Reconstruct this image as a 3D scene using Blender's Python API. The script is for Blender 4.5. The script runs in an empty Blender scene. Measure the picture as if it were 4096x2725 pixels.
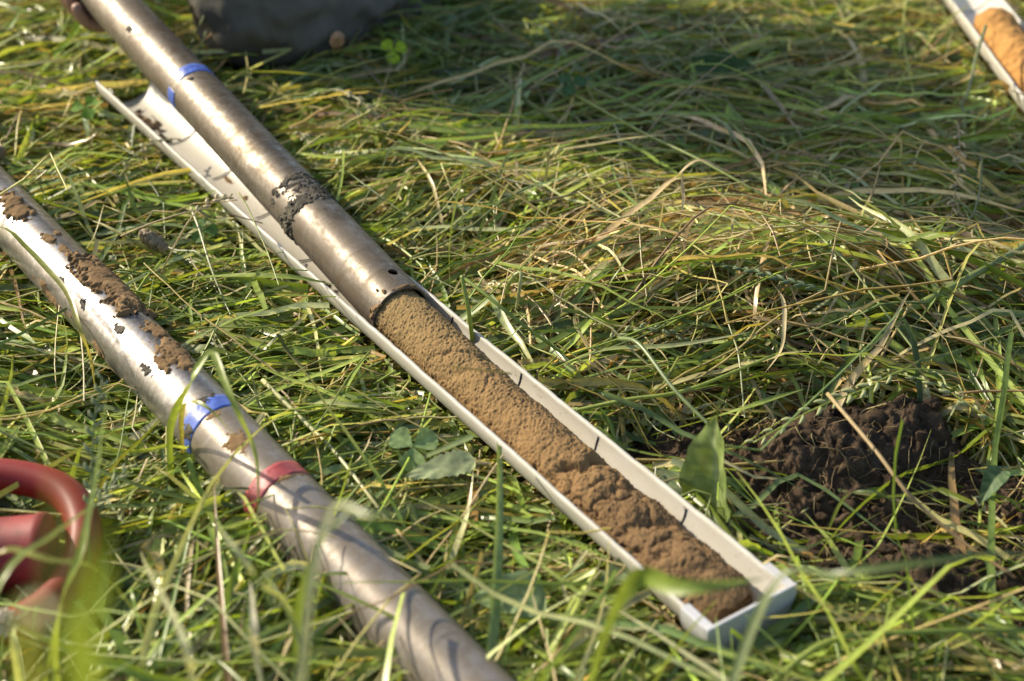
import bpy, bmesh, math
import numpy as np
from mathutils import Vector, Matrix

sc = bpy.context.scene
col = sc.collection
R = math.radians

# ------------------------------------------------------------------ camera
cam = bpy.data.cameras.new('camera'); camo = bpy.data.objects.new('camera', cam); col.objects.link(camo)
PITCH, ROLL = 0.575, 0.0198
fw = Vector((0, math.cos(PITCH), -math.sin(PITCH))); r0 = Vector((1, 0, 0)); u0 = r0.cross(fw)
rt = math.cos(ROLL) * r0 + math.sin(ROLL) * u0; up = -math.sin(ROLL) * r0 + math.cos(ROLL) * u0
m = Matrix((rt, up, -fw)).transposed().to_4x4(); m.translation = Vector((0, 0, .7013)); camo.matrix_world = m
cam.lens = 50.85; cam.sensor_width = 36; cam.clip_start = .02; cam.clip_end = 500
cam.dof.use_dof = True; cam.dof.focus_distance = 1.19; cam.dof.aperture_fstop = 4.6
sc.camera = camo

# ------------------------------------------------------------------ light
SUN_AZ, SUN_EL = -31, 29                       # direction the light travels, elevation
world = bpy.data.worlds.new('World'); sc.world = world; world.use_nodes = True
wn = world.node_tree; wn.nodes.clear()
sky = wn.nodes.new('ShaderNodeTexSky'); sky.sky_type = 'NISHITA'; sky.sun_disc = False
sky.sun_elevation = R(SUN_EL); sky.air_density = 1.0; sky.dust_density = 2.0
tx, ty = math.cos(R(SUN_AZ)), math.sin(R(SUN_AZ))
sky.sun_rotation = math.atan2(-tx, -ty)        # sky rotation counts from +Y towards +X
bg = wn.nodes.new('ShaderNodeBackground'); bg.inputs[1].default_value = .14
wo = wn.nodes.new('ShaderNodeOutputWorld')
wn.links.new(sky.outputs[0], bg.inputs[0]); wn.links.new(bg.outputs[0], wo.inputs[0])
sl = bpy.data.lights.new('sun', 'SUN'); sl.energy = 5.0; sl.angle = R(.6); sl.color = (1, .88, .68)
so = bpy.data.objects.new('sun', sl); col.objects.link(so)
ld = Vector((tx * math.cos(R(SUN_EL)), ty * math.cos(R(SUN_EL)), -math.sin(R(SUN_EL))))
so.rotation_euler = ld.to_track_quat('-Z', 'Y').to_euler()
sc.view_settings.view_transform = 'Standard'; sc.view_settings.look = 'None'
sc.view_settings.exposure = .55; sc.view_settings.gamma = 1
sc.cycles.use_denoising = True
sc.cycles.use_adaptive_sampling = False
sc.cycles.max_bounces = 7; sc.cycles.diffuse_bounces = 4; sc.cycles.glossy_bounces = 3; sc.cycles.transmission_bounces = 4
sc.cycles.caustics_reflective = False; sc.cycles.caustics_refractive = False

# ------------------------------------------------------------------ numpy noise
def _h(ix, iy, iz, seed):
    n = (ix.astype(np.int64) * 73856093) ^ (iy.astype(np.int64) * 19349663) ^ (iz.astype(np.int64) * 83492791) ^ (seed * 2654435)
    n = (n ^ (n >> 13)) * 1274126177
    n = n ^ (n >> 16)
    return (n & 0xFFFF) / 32767.5 - 1.0

def vnoise(x, y, z=None, seed=0):
    x = np.asarray(x, float); y = np.asarray(y, float)
    z = np.zeros_like(x) if z is None else np.asarray(z, float)
    ix, iy, iz = np.floor(x), np.floor(y), np.floor(z)
    fx, fy, fz = x - ix, y - iy, z - iz
    fx, fy, fz = [t * t * (3 - 2 * t) for t in (fx, fy, fz)]
    def c(a, b, d): return _h(ix + a, iy + b, iz + d, seed)
    def lx(b, d): return c(0, b, d) * (1 - fx) + c(1, b, d) * fx
    if not np.any(z): return lx(0, 0) * (1 - fy) + lx(1, 0) * fy
    return (lx(0, 0) * (1 - fy) + lx(1, 0) * fy) * (1 - fz) + (lx(0, 1) * (1 - fy) + lx(1, 1) * fy) * fz

def fbm(x, y, z=None, oct=4, seed=0, gain=.5):
    s = 0; a = 1.; f = 1.
    for o in range(oct):
        s = s + a * vnoise(x * f, y * f, None if z is None else z * f + 7.3, seed + o); a *= gain; f *= 2.03
    return s

def sstep(a, b, x):
    t = np.clip((np.asarray(x, float) - a) / (b - a), 0, 1); return t * t * (3 - 2 * t)

# ------------------------------------------------------------------ object helpers
def tag(o, label=None, cat=None, group=None, kind=None):
    if label: o['label'] = label
    if cat: o['category'] = cat
    if group: o['group'] = group
    if kind: o['kind'] = kind
    return o

def empty(name, loc, label, cat, group=None):
    o = bpy.data.objects.new(name, None); col.objects.link(o); o.location = loc; o.empty_display_size = .02
    return tag(o, label, cat, group)

def link(name, me, mat, parent=None, keep=True):
    o = bpy.data.objects.new(name, me); col.objects.link(o)
    if mat and not me.materials: me.materials.append(mat)
    if parent:
        o.parent = parent
        if keep: o.matrix_parent_inverse = Matrix.Translation(-parent.location)
    return o

def npmesh(name, V, F, smooth=True, colr=None):
    """V (n,3), F (m,3|4)"""
    me = bpy.data.meshes.new(name)
    V = np.ascontiguousarray(V, np.float32); F = np.ascontiguousarray(F, np.int32)
    k = F.shape[1]
    me.vertices.add(len(V)); me.vertices.foreach_set('co', V.ravel())
    me.loops.add(F.size); me.loops.foreach_set('vertex_index', F.ravel())
    me.polygons.add(len(F))
    me.polygons.foreach_set('loop_start', np.arange(0, F.size, k, dtype=np.int32))
    me.polygons.foreach_set('loop_total', np.full(len(F), k, np.int32))
    me.polygons.foreach_set('use_smooth', np.full(len(F), bool(smooth)))
    if colr is not None:
        a = me.attributes.new('Col', 'FLOAT_COLOR', 'POINT')
        c = np.ones((len(V), 4), np.float32); c[:, :3] = colr
        a.data.foreach_set('color', c.ravel())
    me.update(calc_edges=True)
    return me

def grid_faces(nu, nv, wrap_v=False):
    i = np.arange(nu - 1)[:, None]; j = np.arange(nv if wrap_v else nv - 1)[None, :]
    j2 = (j + 1) % nv
    a = i * nv + j; b = (i + 1) * nv + j; c = (i + 1) * nv + j2; d = i * nv + j2
    return np.stack([a, b, c, d], -1).reshape(-1, 4)

def tube(path, rad, sides=8, cap=True):
    """verts, faces for a tube along a polyline"""
    P = np.array(path, float); n = len(P); rad = np.broadcast_to(np.asarray(rad, float), (n,))
    T = np.gradient(P, axis=0); T /= np.linalg.norm(T, axis=1, keepdims=True) + 1e-12
    ref = np.array([0, 0, 1.]) if abs(T[0, 2]) < .9 else np.array([1., 0, 0])
    N = []; v = ref - T[0] * (ref @ T[0]); v /= np.linalg.norm(v)
    for t in T:
        v = v - t * (v @ t); v /= np.linalg.norm(v) + 1e-12; N.append(v)
    N = np.array(N); B = np.cross(T, N)
    a = np.arange(sides) / sides * 2 * np.pi
    V = P[:, None] + rad[:, None, None] * (np.cos(a)[None, :, None] * N[:, None] + np.sin(a)[None, :, None] * B[:, None])
    V = V.reshape(-1, 3); F = grid_faces(n, sides, True)
    if cap:
        V = np.vstack([V, P[:1], P[-1:]]); k = n * sides
        j = np.arange(sides); j2 = (j + 1) % sides
        F = np.vstack([F, np.stack([np.full(sides, k), j2 * 0 + j, j2, j2], -1), np.stack([np.full(sides, k + 1), (n - 1) * sides + j2, (n - 1) * sides + j, (n - 1) * sides + j], -1)])
    return V, F

def to_tris(F):
    F = np.asarray(F)
    t = np.vstack([F[:, [0, 1, 2]], F[:, [0, 2, 3]]])
    return t[(t[:, 0] != t[:, 1]) & (t[:, 1] != t[:, 2]) & (t[:, 0] != t[:, 2])]

def join(parts):
    Vs, Fs, k = [], [], 0
    for V, F in parts:
        Fs.append(to_tris(F) + k if np.shape(F)[1] == 4 else np.asarray(F) + k); Vs.append(V); k += len(V)
    return np.vstack(Vs), np.vstack(Fs)

# ------------------------------------------------------------------ materials
def mat(name):
    m = bpy.data.materials.new(name); m.use_nodes = True
    nt = m.node_tree; return m, nt, nt.nodes['Principled BSDF'], nt.nodes['Material Output']

def N(nt, t, **kw):
    n = nt.nodes.new(t)
    for k, v in kw.items():
        if k.startswith('i_'):
            key = k[2:]; key = int(key) if key.isdigit() else key.replace('_', ' ')
            n.inputs[key].default_value = v
        else: setattr(n, k, v)
    return n

def ramp(nt, src, stops):
    r = nt.nodes.new('ShaderNodeValToRGB'); e = r.color_ramp.elements
    while len(e) > 1: e.remove(e[0])
    for i, (p, c) in enumerate(stops):
        el = e[0] if i == 0 else e.new(p)
        el.position = p; el.color = (c, c, c, 1) if isinstance(c, (int, float)) else (*c, 1)
    nt.links.new(src, r.inputs[0]); return r

def coords(nt, scale=(1, 1, 1), kind='Object'):
    tc = nt.nodes.new('ShaderNodeTexCoord'); mp = nt.nodes.new('ShaderNodeMapping'); mp.inputs['Scale'].default_value = scale
    nt.links.new(tc.outputs[kind], mp.inputs[0]); return mp.outputs[0]

def noise(nt, vec, scale, detail=4, rough=.55, dist=0):
    n = N(nt, 'ShaderNodeTexNoise', i_Scale=scale, i_Detail=detail, i_Roughness=rough, i_Distortion=dist)
    nt.links.new(vec, n.inputs['Vector']); return n.outputs[0]

def mixc(nt, fac, a, b, mode='MIX'):
    n = nt.nodes.new('ShaderNodeMix'); n.data_type = 'RGBA'; n.blend_type = mode
    for s, v in ((n.inputs[0], fac), (n.inputs[6], a), (n.inputs[7], b)):
        if hasattr(v, 'links') or hasattr(v, 'is_linked'): nt.links.new(v, s)
        elif isinstance(v, (int, float)): s.default_value = v
        else: s.default_value = (*v, 1)
    return n.outputs[2]

def bump(nt, b, h, strength, dist):
    n = N(nt, 'ShaderNodeBump', i_Strength=strength, i_Distance=dist)
    nt.links.new(h, n.inputs['Height']); nt.links.new(n.outputs[0], b.inputs['Normal']); return n

def simple(name, c, rough=.5, metal=0, spec=.5, var=.15, scale=60, bmp=0, bscale=300):
    m, nt, b, o = mat(name)
    v = coords(nt); n = noise(nt, v, scale)
    r = ramp(nt, n, [(.3, tuple(x * (1 - var) for x in c)), (.7, tuple(min(1, x * (1 + var)) for x in c))])
    nt.links.new(r.outputs[0], b.inputs['Base Color'])
    b.inputs['Roughness'].default_value = rough; b.inputs['Metallic'].default_value = metal; b.inputs['Specular IOR Level'].default_value = spec
    if bmp: bump(nt, b, noise(nt, v, bscale), bmp, .002)
    return m

def grass_mat(name, trans=.38, rough=.42, spec=.45, streak=True):
    m, nt, b, o = mat(name)
    at = N(nt, 'ShaderNodeAttribute', attribute_name='Col')
    v = coords(nt); n = noise(nt, v, 140, 3)
    r = ramp(nt, n, [(.25, .72), (.75, 1.25)])
    c = mixc(nt, 1, at.outputs['Color'], r.outputs[0], 'MULTIPLY')
    nt.links.new(c, b.inputs['Base Color']); b.inputs['Roughness'].default_value = rough; b.inputs['Specular IOR Level'].default_value = spec
    t = nt.nodes.new('ShaderNodeBsdfTranslucent')
    c2 = mixc(nt, 1, c, (1.25, 1.15, .55), 'MULTIPLY'); nt.links.new(c2, t.inputs[0])
    mx = N(nt, 'ShaderNodeMixShader'); mx.inputs[0].default_value = trans
    nt.links.new(b.outputs[0], mx.inputs[1]); nt.links.new(t.outputs[0], mx.inputs[2]); nt.links.new(mx.outputs[0], o.inputs[0])
    return m

def steel(name, c_hi, c_lo, dirt, dirt_amt, r_lo, r_hi, stain=None):
    """worn steel tube: local X runs along the tube"""
    m, nt, b, o = mat(name)
    v = coords(nt); vs = coords(nt, (.5, 1, 1)); vr = coords(nt, (7, .5, .5))
    a = noise(nt, v, 48, 8, .72, 1.0); f = noise(nt, vr, 42, 3, .6); big = noise(nt, vs, 13, 5, .66, .5); sp = noise(nt, v, 380, 3, .7); fine = noise(nt, v, 150, 5, .7)
    base = mixc(nt, ramp(nt, a, [(.41, 0), (.57, 1)]).outputs[0], c_lo, c_hi)
    base = mixc(nt, ramp(nt, f, [(.48, 0), (.68, .4)]).outputs[0], base, tuple(x * .5 for x in c_lo))
    base = mixc(nt, ramp(nt, fine, [(.42, .55), (.58, 0)]).outputs[0], base, tuple(x * .62 for x in c_lo))
    if stain:
        sx = N(nt, 'ShaderNodeSeparateXYZ'); nt.links.new(v, sx.inputs[0])
        sh = N(nt, 'ShaderNodeMapRange', i_1=stain[0], i_2=stain[1], i_3=.34, i_4=0); nt.links.new(sx.outputs[0], sh.inputs[0])
        sb = N(nt, 'ShaderNodeMath', operation='SUBTRACT'); nt.links.new(big, sb.inputs[0]); nt.links.new(sh.outputs[0], sb.inputs[1]); big = sb.outputs[0]
    dm = ramp(nt, big, [(dirt_amt - .11, 1), (dirt_amt + .09, 0)]).outputs[0]
    spk = ramp(nt, sp, [(.30, .9), (.40, 0)]).outputs[0]
    mx = N(nt, 'ShaderNodeMath', operation='MAXIMUM'); nt.links.new(dm, mx.inputs[0]); nt.links.new(spk, mx.inputs[1])
    mm = N(nt, 'ShaderNodeMath', operation='MULTIPLY', i_1=.7); nt.links.new(mx.outputs[0], mm.inputs[0])
    cc = mixc(nt, mm.outputs[0], base, dirt)
    nt.links.new(cc, b.inputs['Base Color'])
    rr = ramp(nt, mixc(nt, .5, a, fine), [(.36, r_hi), (.62, r_lo)]).outputs[0]; nt.links.new(rr, b.inputs['Roughness'])
    me = ramp(nt, mm.outputs[0], [(0, .95), (.7, .3)]).outputs[0]; nt.links.new(me, b.inputs['Metallic'])
    hh = mixc(nt, .5, a, fine); bump(nt, b, hh, .32, .0012)
    return m

def soilmat(name, stops, rough=.95, fine=900, bstr=.5, axis=None):
    """stops: colours picked by noise; axis=(stops along local X)"""
    m, nt, b, o = mat(name)
    v = coords(nt); a = noise(nt, v, 55, 6, .62); g = noise(nt, v, fine, 3, .7)
    c = ramp(nt, a, stops).outputs[0]
    if axis:
        sx = N(nt, 'ShaderNodeSeparateXYZ'); nt.links.new(v, sx.inputs[0])
        ad = N(nt, 'ShaderNodeMath', operation='MULTIPLY_ADD', i_1=.12); nt.links.new(noise(nt, v, 18, 4), ad.inputs[0]); nt.links.new(sx.outputs[0], ad.inputs[2])
        c = mixc(nt, .8, c, ramp(nt, ad.outputs[0], axis).outputs[0])
    gr = ramp(nt, g, [(.3, .62), (.7, 1.25)]).outputs[0]
    c = mixc(nt, 1, c, gr, 'MULTIPLY')
    nt.links.new(c, b.inputs['Base Color']); b.inputs['Roughness'].default_value = rough; b.inputs['Specular IOR Level'].default_value = .2
    bump(nt, b, g, bstr, .0012)
    return m

def pvc(name, c, dirt=.85, rough=.38):
    m, nt, b, o = mat(name)
    v = coords(nt); s = noise(nt, v, 210, 4, .65); big = noise(nt, v, 14, 4, .6); sm = noise(nt, coords(nt, (.3, 1, 1)), 60, 4, .6)
    k = ramp(nt, big, [(.45, 0), (.72, 1)]).outputs[0]
    sp = ramp(nt, s, [(.6, 0), (.68, 1)]).outputs[0]
    f = N(nt, 'ShaderNodeMath', operation='MULTIPLY'); nt.links.new(k, f.inputs[0]); nt.links.new(sp, f.inputs[1])
    f2 = N(nt, 'ShaderNodeMath', operation='MULTIPLY', i_1=dirt); nt.links.new(f.outputs[0], f2.inputs[0])
    base = mixc(nt, ramp(nt, sm, [(.42, 0), (.75, .6)]).outputs[0], c, (c[0] * .78, c[1] * .72, c[2] * .58))
    nt.links.new(mixc(nt, f2.outputs[0], base, (.16, .11, .07)), b.inputs['Base Color'])
    nt.links.new(ramp(nt, sm, [(.3, rough - .06), (.7, rough + .14)]).outputs[0], b.inputs['Roughness'])
    bump(nt, b, s, .05, .001)
    return m

M = dict(
    grass=grass_mat('grass blades', .36, .34, .6), hay=grass_mat('dry hay', .22, .5, .3), leaf=grass_mat('broad leaf', .34, .55, .2),
    steelA=steel('brown worn steel', (.335, .305, .258), (.155, .126, .092), (.125, .094, .060), .54, .33, .62),
    steelB=steel('bright worn steel', (.52, .505, .48), (.32, .292, .255), (.15, .115, .076), .44, .27, .47, stain=(.12, .30)),
    core=soilmat('sandy soil core', [(.3, (.215, .132, .066)), (.5, (.30, .195, .10)), (.7, (.36, .235, .12))], fine=1400, bstr=.55,
                 axis=[(.05, (.160, .098, .044)), (.17, (.160, .096, .043)), (.24, (.275, .164, .066)), (.36, (.285, .180, .073)), (.46, (.27, .186, .076))]),
    core2=soilmat('orange soil core', [(.3, (.34, .17, .05)), (.5, (.45, .235, .07)), (.7, (.52, .28, .09))], fine=700),
    drysoil=soilmat('dry brown soil', [(.3, (.17, .104, .048)), (.5, (.26, .165, .078)), (.7, (.33, .215, .108))], fine=1300, bstr=.8),
    clay=soilmat('dark wet clay', [(.36, (.018, .014, .010)), (.52, (.05, .042, .03)), (.68, (.17, .145, .10))], rough=.6, fine=900, bstr=.9),
    peat=soilmat('dark topsoil', [(.3, (.026, .017, .010)), (.5, (.060, .040, .024)), (.7, (.11, .076, .047))], fine=500, bstr=.7),
    ground=soilmat('ground soil', [(.3, (.06, .05, .024)), (.5, (.10, .09, .042)), (.7, (.14, .13, .06))], fine=200),
    pvc=pvc('cream white plastic', (.55, .525, .455)), pvccap=pvc('blue white plastic', (.55, .555, .565), .2, .3),
    ink=simple('black marker ink', (.02, .02, .03), .5, var=.3),
    tapeblue=simple('blue tape', (.075, .135, .46), .38, spec=.5, var=.25, scale=90, bmp=.15, bscale=160),
    tapered=simple('red tape', (.30, .05, .055), .42, spec=.5, var=.3, scale=90, bmp=.15, bscale=160),
    red=simple('red enamel paint', (.20, .018, .016), .46, spec=.25, var=.2, scale=30, bmp=.05, bscale=80),
    redworn=simple('worn red paint', (.20, .022, .022), .55, spec=.25, var=.45, scale=45, bmp=.1, bscale=120),
)

# ------------------------------------------------------------------ main frames (metres, z up)
RIM = .06                                                   # trough rims above the soil
GE = np.array([.155, .682, RIM]); GU = np.array([-.578, .816, 0.]); GU /= np.linalg.norm(GU)   # trough end, direction away
GN = np.array([-GU[1] * -1, -GU[0] * 1, 0.]); GN = np.array([GU[1], -GU[0], 0.])               # to the far-right side
RI, RO, GL = .0325, .0354, 1.032
PA = np.array([-.0943, 1.0366, .0548]); DA = np.array([-.563, .819, .116]); DA /= np.linalg.norm(DA); RA = .0264; LA = 1.25
PB = np.array([-.0868, .7001, .0476]); DB = np.array([-.625, .780, .0375]); DB /= np.linalg.norm(DB); RB = .0256; LB0, LB1 = -.24, .95
G2E = np.array([.604, 1.27, RIM]); G2U = np.array([-.012, 1., 0]); G2U /= np.linalg.norm(G2U)
G3E = np.array([.705, 1.33, RIM]); G3U = np.array([.01, 1., 0]); G3U /= np.linalg.norm(G3U)

def frame(d):
    U = np.array([0, 0, 1.]) - d * d[2]; U /= np.linalg.norm(U); return U, np.cross(d, U)

def cylmat(P, d):
    U, Vv = frame(d)                                         # local x = along, y = V side, z = up
    m = Matrix((Vector(d), Vector(Vv), Vector(U))).transposed().to_4x4()
    # keep right-handed
    if Matrix((Vector(d), Vector(Vv), Vector(U))).determinant() < 0:
        m = Matrix((Vector(d), Vector(-Vv), Vector(U))).transposed().to_4x4()
    m.translation = Vector(P); return m

# ------------------------------------------------------------------ height of the lying grass and of the soil
def soilmask(x, y):
    d = np.sqrt(((x - .275) / .15) ** 2 + ((y - .835) / .135) ** 2) + .25 * fbm(x * 14, y * 14, oct=3, seed=5)
    d2 = np.sqrt(((x - .155) / .085) ** 2 + ((y - .885) / .05) ** 2) + .25 * fbm(x * 14, y * 14, oct=3, seed=5)
    return 1 - sstep(.7, 1.05, np.minimum(np.minimum(d, d2), np.sqrt(((x - .38) / .10) ** 2 + ((y - .80) / .075) ** 2) + .3 * fbm(x * 16, y * 16, oct=3, seed=6)))

def matH(x, y):
    h = .037 + .009 * fbm(x * 7, y * 7, oct=3, seed=11)
    h = h + .040 * np.exp(-(((x - .30) / .26) ** 2 + ((y - 1.085) / .085) ** 2)) + .022 * np.exp(-(((x - .1) / .22) ** 2 + ((y - 1.22) / .12) ** 2))
    h = h + .018 * np.exp(-(((x - .19) / .10) ** 2 + ((y - 1.10) / .07) ** 2))
    h = h + .012 * sstep(-.30, -.5, x) * sstep(1.3, .9, y)
    lat = (x - GE[0]) * GN[0] + (y - GE[1]) * GN[1]; al = (x - GE[0]) * GU[0] + (y - GE[1]) * GU[1]
    near = np.exp(-(lat / .075) ** 2) * (al > -.03) * (al < GL + .03)
    h = h - near * np.clip(h - .036, 0, 1)
    h = h * (1 - .8 * soilmask(x, y))
    return h

def groundH(x, y):
    return .006 * fbm(x * 5, y * 5, oct=3, seed=3) * (np.hypot(x, y - 1.2) < 6) - .002

# ground: one sheet, fine near the scene, out to the horizon
ax = np.concatenate([-np.geomspace(1.3, 80, 14)[::-1], np.linspace(-1.25, 1.25, 70), np.geomspace(1.3, 80, 14)])
ay = np.concatenate([1.2 - np.geomspace(1.35, 80, 14)[::-1], 1.2 + np.linspace(-1.3, 1.3, 70), 1.2 + np.geomspace(1.35, 80, 14)])
X, Y = np.meshgrid(ax, ay, indexing='ij')
g = link('ground', npmesh('ground', np.stack([X, Y, groundH(X, Y)], -1).reshape(-1, 3), grid_faces(len(ax), len(ay))), M['ground'])
tag(g, 'dark soil and thatch ground under the lying grass', 'ground', kind='structure')

# ------------------------------------------------------------------ dark soil heap dug out beside the trough
n = 260
X, Y = np.meshgrid(np.linspace(.07, .52, n), np.linspace(.64, 1.06, n), indexing='ij')
mk = sstep(.0, .55, soilmask(X, Y) + .25 * np.exp(-(((X - .27) / .2) ** 2 + ((Y - .84) / .18) ** 2)) - .1)
Z = .033 * np.exp(-(((X - .245) / .055) ** 2 + ((Y - .885) / .05) ** 2)) + .026 * np.exp(-(((X - .31) / .05) ** 2 + ((Y - .93) / .045) ** 2)) \
    + .02 * np.exp(-(((X - .285) / .04) ** 2 + ((Y - .765) / .035) ** 2)) - .012 * np.exp(-(((X - .335) / .045) ** 2 + ((Y - .83) / .05) ** 2))
cl = fbm(X * 38, Y * 38, oct=2, seed=21); cl2 = np.abs(fbm(X * 90, Y * 90, oct=3, seed=22))
Z = Z + .006 * cl + .005 * (1 - cl2) + .0030 * fbm(X * 130, Y * 130, oct=4, seed=23, gain=.62)
Z = (.014 + Z) * mk - .012 * (1 - mk)
hm = npmesh('soil_heap', np.stack([X + .003 * fbm(X * 80, Y * 80, seed=31), Y + .003 * fbm(X * 80, Y * 80, seed=33), Z], -1).reshape(-1, 3), grid_faces(n, n))
tag(link('soil_heap', hm, M['peat']), 'heap of dark crumbly topsoil dug out beside the white trough', 'soil heap')

# ------------------------------------------------------------------ white half-pipe troughs
def trough_mesh(length, seed):
    ph = np.linspace(-np.pi / 2, np.pi / 2, 33)
    prof = [(RO * math.sin(p), -RO * math.cos(p)) for p in ph]
    prof += [(RI + .0022, .0004), (RI + .0007, .0003)]
    prof += [(RI * math.sin(p), -RI * math.cos(p)) for p in ph[::-1]]
    prof += [(-RI - .0007, .0003), (-RI - .0022, .0004)]
    prof = np.array(prof); ns = 220; xs = np.linspace(0, length, ns)
    V = np.zeros((ns, len(prof), 3)); V[..., 0] = xs[:, None]; V[..., 1] = prof[None, :, 0]; V[..., 2] = prof[None, :, 1]
    rimw = np.exp(-((prof[:, 1] - 0) / .004) ** 2)[None]
    V[..., 2] += rimw * .00035 * fbm(xs * 130, xs * 0, seed=seed)[:, None] + .0008 * np.sin(xs * 5 + seed)[:, None]
    V[..., 1] += .0006 * fbm(xs * 9, xs * 0 + 3, seed=seed)[:, None] * np.sign(prof[None, :, 0]) * rimw
    F = grid_faces(ns, len(prof), True); k = len(prof)
    V = V.reshape(-1, 3)
    # closed ends between outer and inner arcs
    e = []
    for base in (0, (ns - 1) * k):
        for j in range(32):
            q = [base + j, base + j + 1, base + (35 + 32 - j - 1), base + (35 + 32 - j)]
            e.append(q if base else q[::-1])
        e.append([base + 32, base + 33, base + 34, base + 35]); e.append([base + 67, base + 68, base + 69, base + 0])
    return npmesh('channel', V, np.vstack([F, np.array(e)]))

def arcstrip(x0, x1, r, a0, a1, nx, na, seed=0, wob=0):
    """thin strip on a cylinder wall, angle from straight down, local coords"""
    A = np.linspace(a0, a1, na); Xs = np.linspace(x0, x1, nx)
    XX, AA = np.meshgrid(Xs, A, indexing='ij')
    XX = XX + wob * fbm(AA * 3, AA * 0 + seed, seed=seed)
    return np.stack([XX, r * np.sin(AA), -r * np.cos(AA)], -1).reshape(-1, 3), grid_faces(nx, na)

def add_thickness(V, F, d):
    """solid from an open patch: copy shifted by vectors d"""
    n = len(V)
    V2 = np.vstack([V, V + d]); F = to_tris(F) if F.shape[1] == 4 else F
    from collections import Counter
    ed = np.sort(np.vstack([F[:, [0, 1]], F[:, [1, 2]], F[:, [2, 0]]]), 1)
    dirs = np.vstack([F[:, [0, 1]], F[:, [1, 2]], F[:, [2, 0]]])
    u, inv, c = np.unique(ed, axis=0, return_inverse=True, return_counts=True)
    b = dirs[c[inv.ravel()] == 1]
    side = np.vstack([np.stack([b[:, 1], b[:, 0], b[:, 0] + n], -1), np.stack([b[:, 1], b[:, 0] + n, b[:, 1] + n], -1)])
    return V2, np.vstack([F, F[:, ::-1] + n, side])

def patch(r, x0, x1, f0, f1, thick, seed, freq=60, thr=.0, res=.0011, soft=.35, ragged=1.0):
    """lump of soil stuck on a tube; angles in degrees from the top, + = far-right side"""
    nx = max(8, int((x1 - x0) / res)); na = max(8, int(R(abs(f1 - f0)) * r / res))
    XX, AA = np.meshgrid(np.linspace(x0, x1, nx), np.linspace(R(f0), R(f1), na), indexing='ij')
    u = (XX - x0) / (x1 - x0) * 2 - 1; v = (AA - R(f0)) / R(f1 - f0) * 2 - 1
    ex, ey, ez = XX, -r * np.sin(AA), r * np.cos(AA)
    mk = (1 - np.hypot(u, v)) + ragged * (.38 * fbm(ex * freq, ey * freq, ez * freq, 3, seed) + .26 * fbm(ex * 420, ey * 420, ez * 420, 2, seed + 2)) - thr
    h = thick * sstep(-.06, soft, mk) * (1 + .35 * fbm(ex * freq * .8, ey * freq * .8, ez * freq * .8, 3, seed + 7)) + .00032 * sstep(-.06, .1, mk) * (1 + fbm(ex * 620, ey * 620, ez * 620, 2, seed + 8))
    rr = r - .0003 + h
    V = np.stack([XX, -rr * np.sin(AA), rr * np.cos(AA)], -1).reshape(-1, 3)
    F = grid_faces(nx, na); ok = (mk.ravel() > -.1)[F].any(1); F = F[ok]
    used = np.unique(F); mp = np.full(len(V), -1); mp[used] = np.arange(len(used))
    return V[used], mp[F]

def make_trough(E, U, length, label, seed, cap=True, marks=True, group='white plastic core troughs'):
    t = empty('core_trough', (0, 0, 0), label, 'trough', group); t.matrix_world = cylmat(E, U)
    link('channel', trough_mesh(length, seed), M['pvc'], t, False)
    if cap:
        ro, ri = RO + .0031, RO + .0006
        ph = np.linspace(-np.pi / 2, np.pi / 2, 29)
        prof = np.array([(-ro, .0026)] + [(ro * math.sin(p), -ro * math.cos(p)) for p in ph] + [(ro, .0026), (RI - .0012, .0026), (RI - .0012, .0010), (ri, .0010)]
                        + [(ri * math.sin(p), -ri * math.cos(p)) for p in ph[::-1]] + [(-ri, .0010), (-RI + .0012, .0010), (-RI + .0012, .0026)])
        xs = np.array([-.0002, .004, .013, .0225, .0232])
        k = len(prof); V = np.zeros((len(xs), k, 3)); V[..., 0] = xs[:, None]; V[..., 1] = prof[:, 0]; V[..., 2] = prof[:, 1]
        F = grid_faces(len(xs), k, True); V = V.reshape(-1, 3)
        sleeve = (V, F)
        # end plate: half disc with thickness
        pp = [(-ro, .0032)] + [(ro * math.sin(p), -ro * math.cos(p)) for p in ph] + [(ro, .0032)]
        pv = np.array([(-.0004, 0, .0032)] + [(-.0004, a, b) for a, b in pp]); nf = len(pp)
        pf = np.array([(0, i + 1, i + 2) for i in range(nf - 1)])
        plate = add_thickness(pv, pf, np.array([-.0028, 0, 0]))
        bm = bmesh.new()
        me = npmesh('end_cap', *join([sleeve]), smooth=False); me2 = npmesh('end_plate', *plate, smooth=False)
        bm.from_mesh(me); bm.from_mesh(me2); bmesh.ops.recalc_face_normals(bm, faces=bm.faces)
        mm = bpy.data.meshes.new('end_cap'); bm.to_mesh(mm); bm.free(); mm.shade_smooth(); mm.set_sharp_from_angle(angle=R(35))
        oc = link('end_cap', mm, M['pvccap'], t, False)
        bv = oc.modifiers.new('b', 'BEVEL'); bv.width = .0006; bv.segments = 2; bv.limit_method = 'ANGLE'
    if marks:
        for i in range(1, 10):
            x = .1 * i - .0008 + .0004 * math.sin(i * 5)
            V, F = arcstrip(x, x + .0016, RI - .00025, -R(87), R(14 + 12 * math.sin(i * 2.3)), 3, 24, seed=i, wob=.0006)
            V, F = add_thickness(V, F, -V * np.array([0, .012, .012]))
            link('depth_mark', npmesh('depth_mark', V, F), M['ink'], t, False)
    return t

trough = make_trough(GE, GU, GL, 'cream white half-pipe trough with end cap and black marks, holding the long brown core', 1)
make_trough(G2E, G2U, 1.03, 'white half-pipe trough holding the orange soil core', 2, marks=True)
make_trough(G3E, G3U, 1.03, 'empty white half-pipe trough lying beside the one with orange soil', 3)

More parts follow.
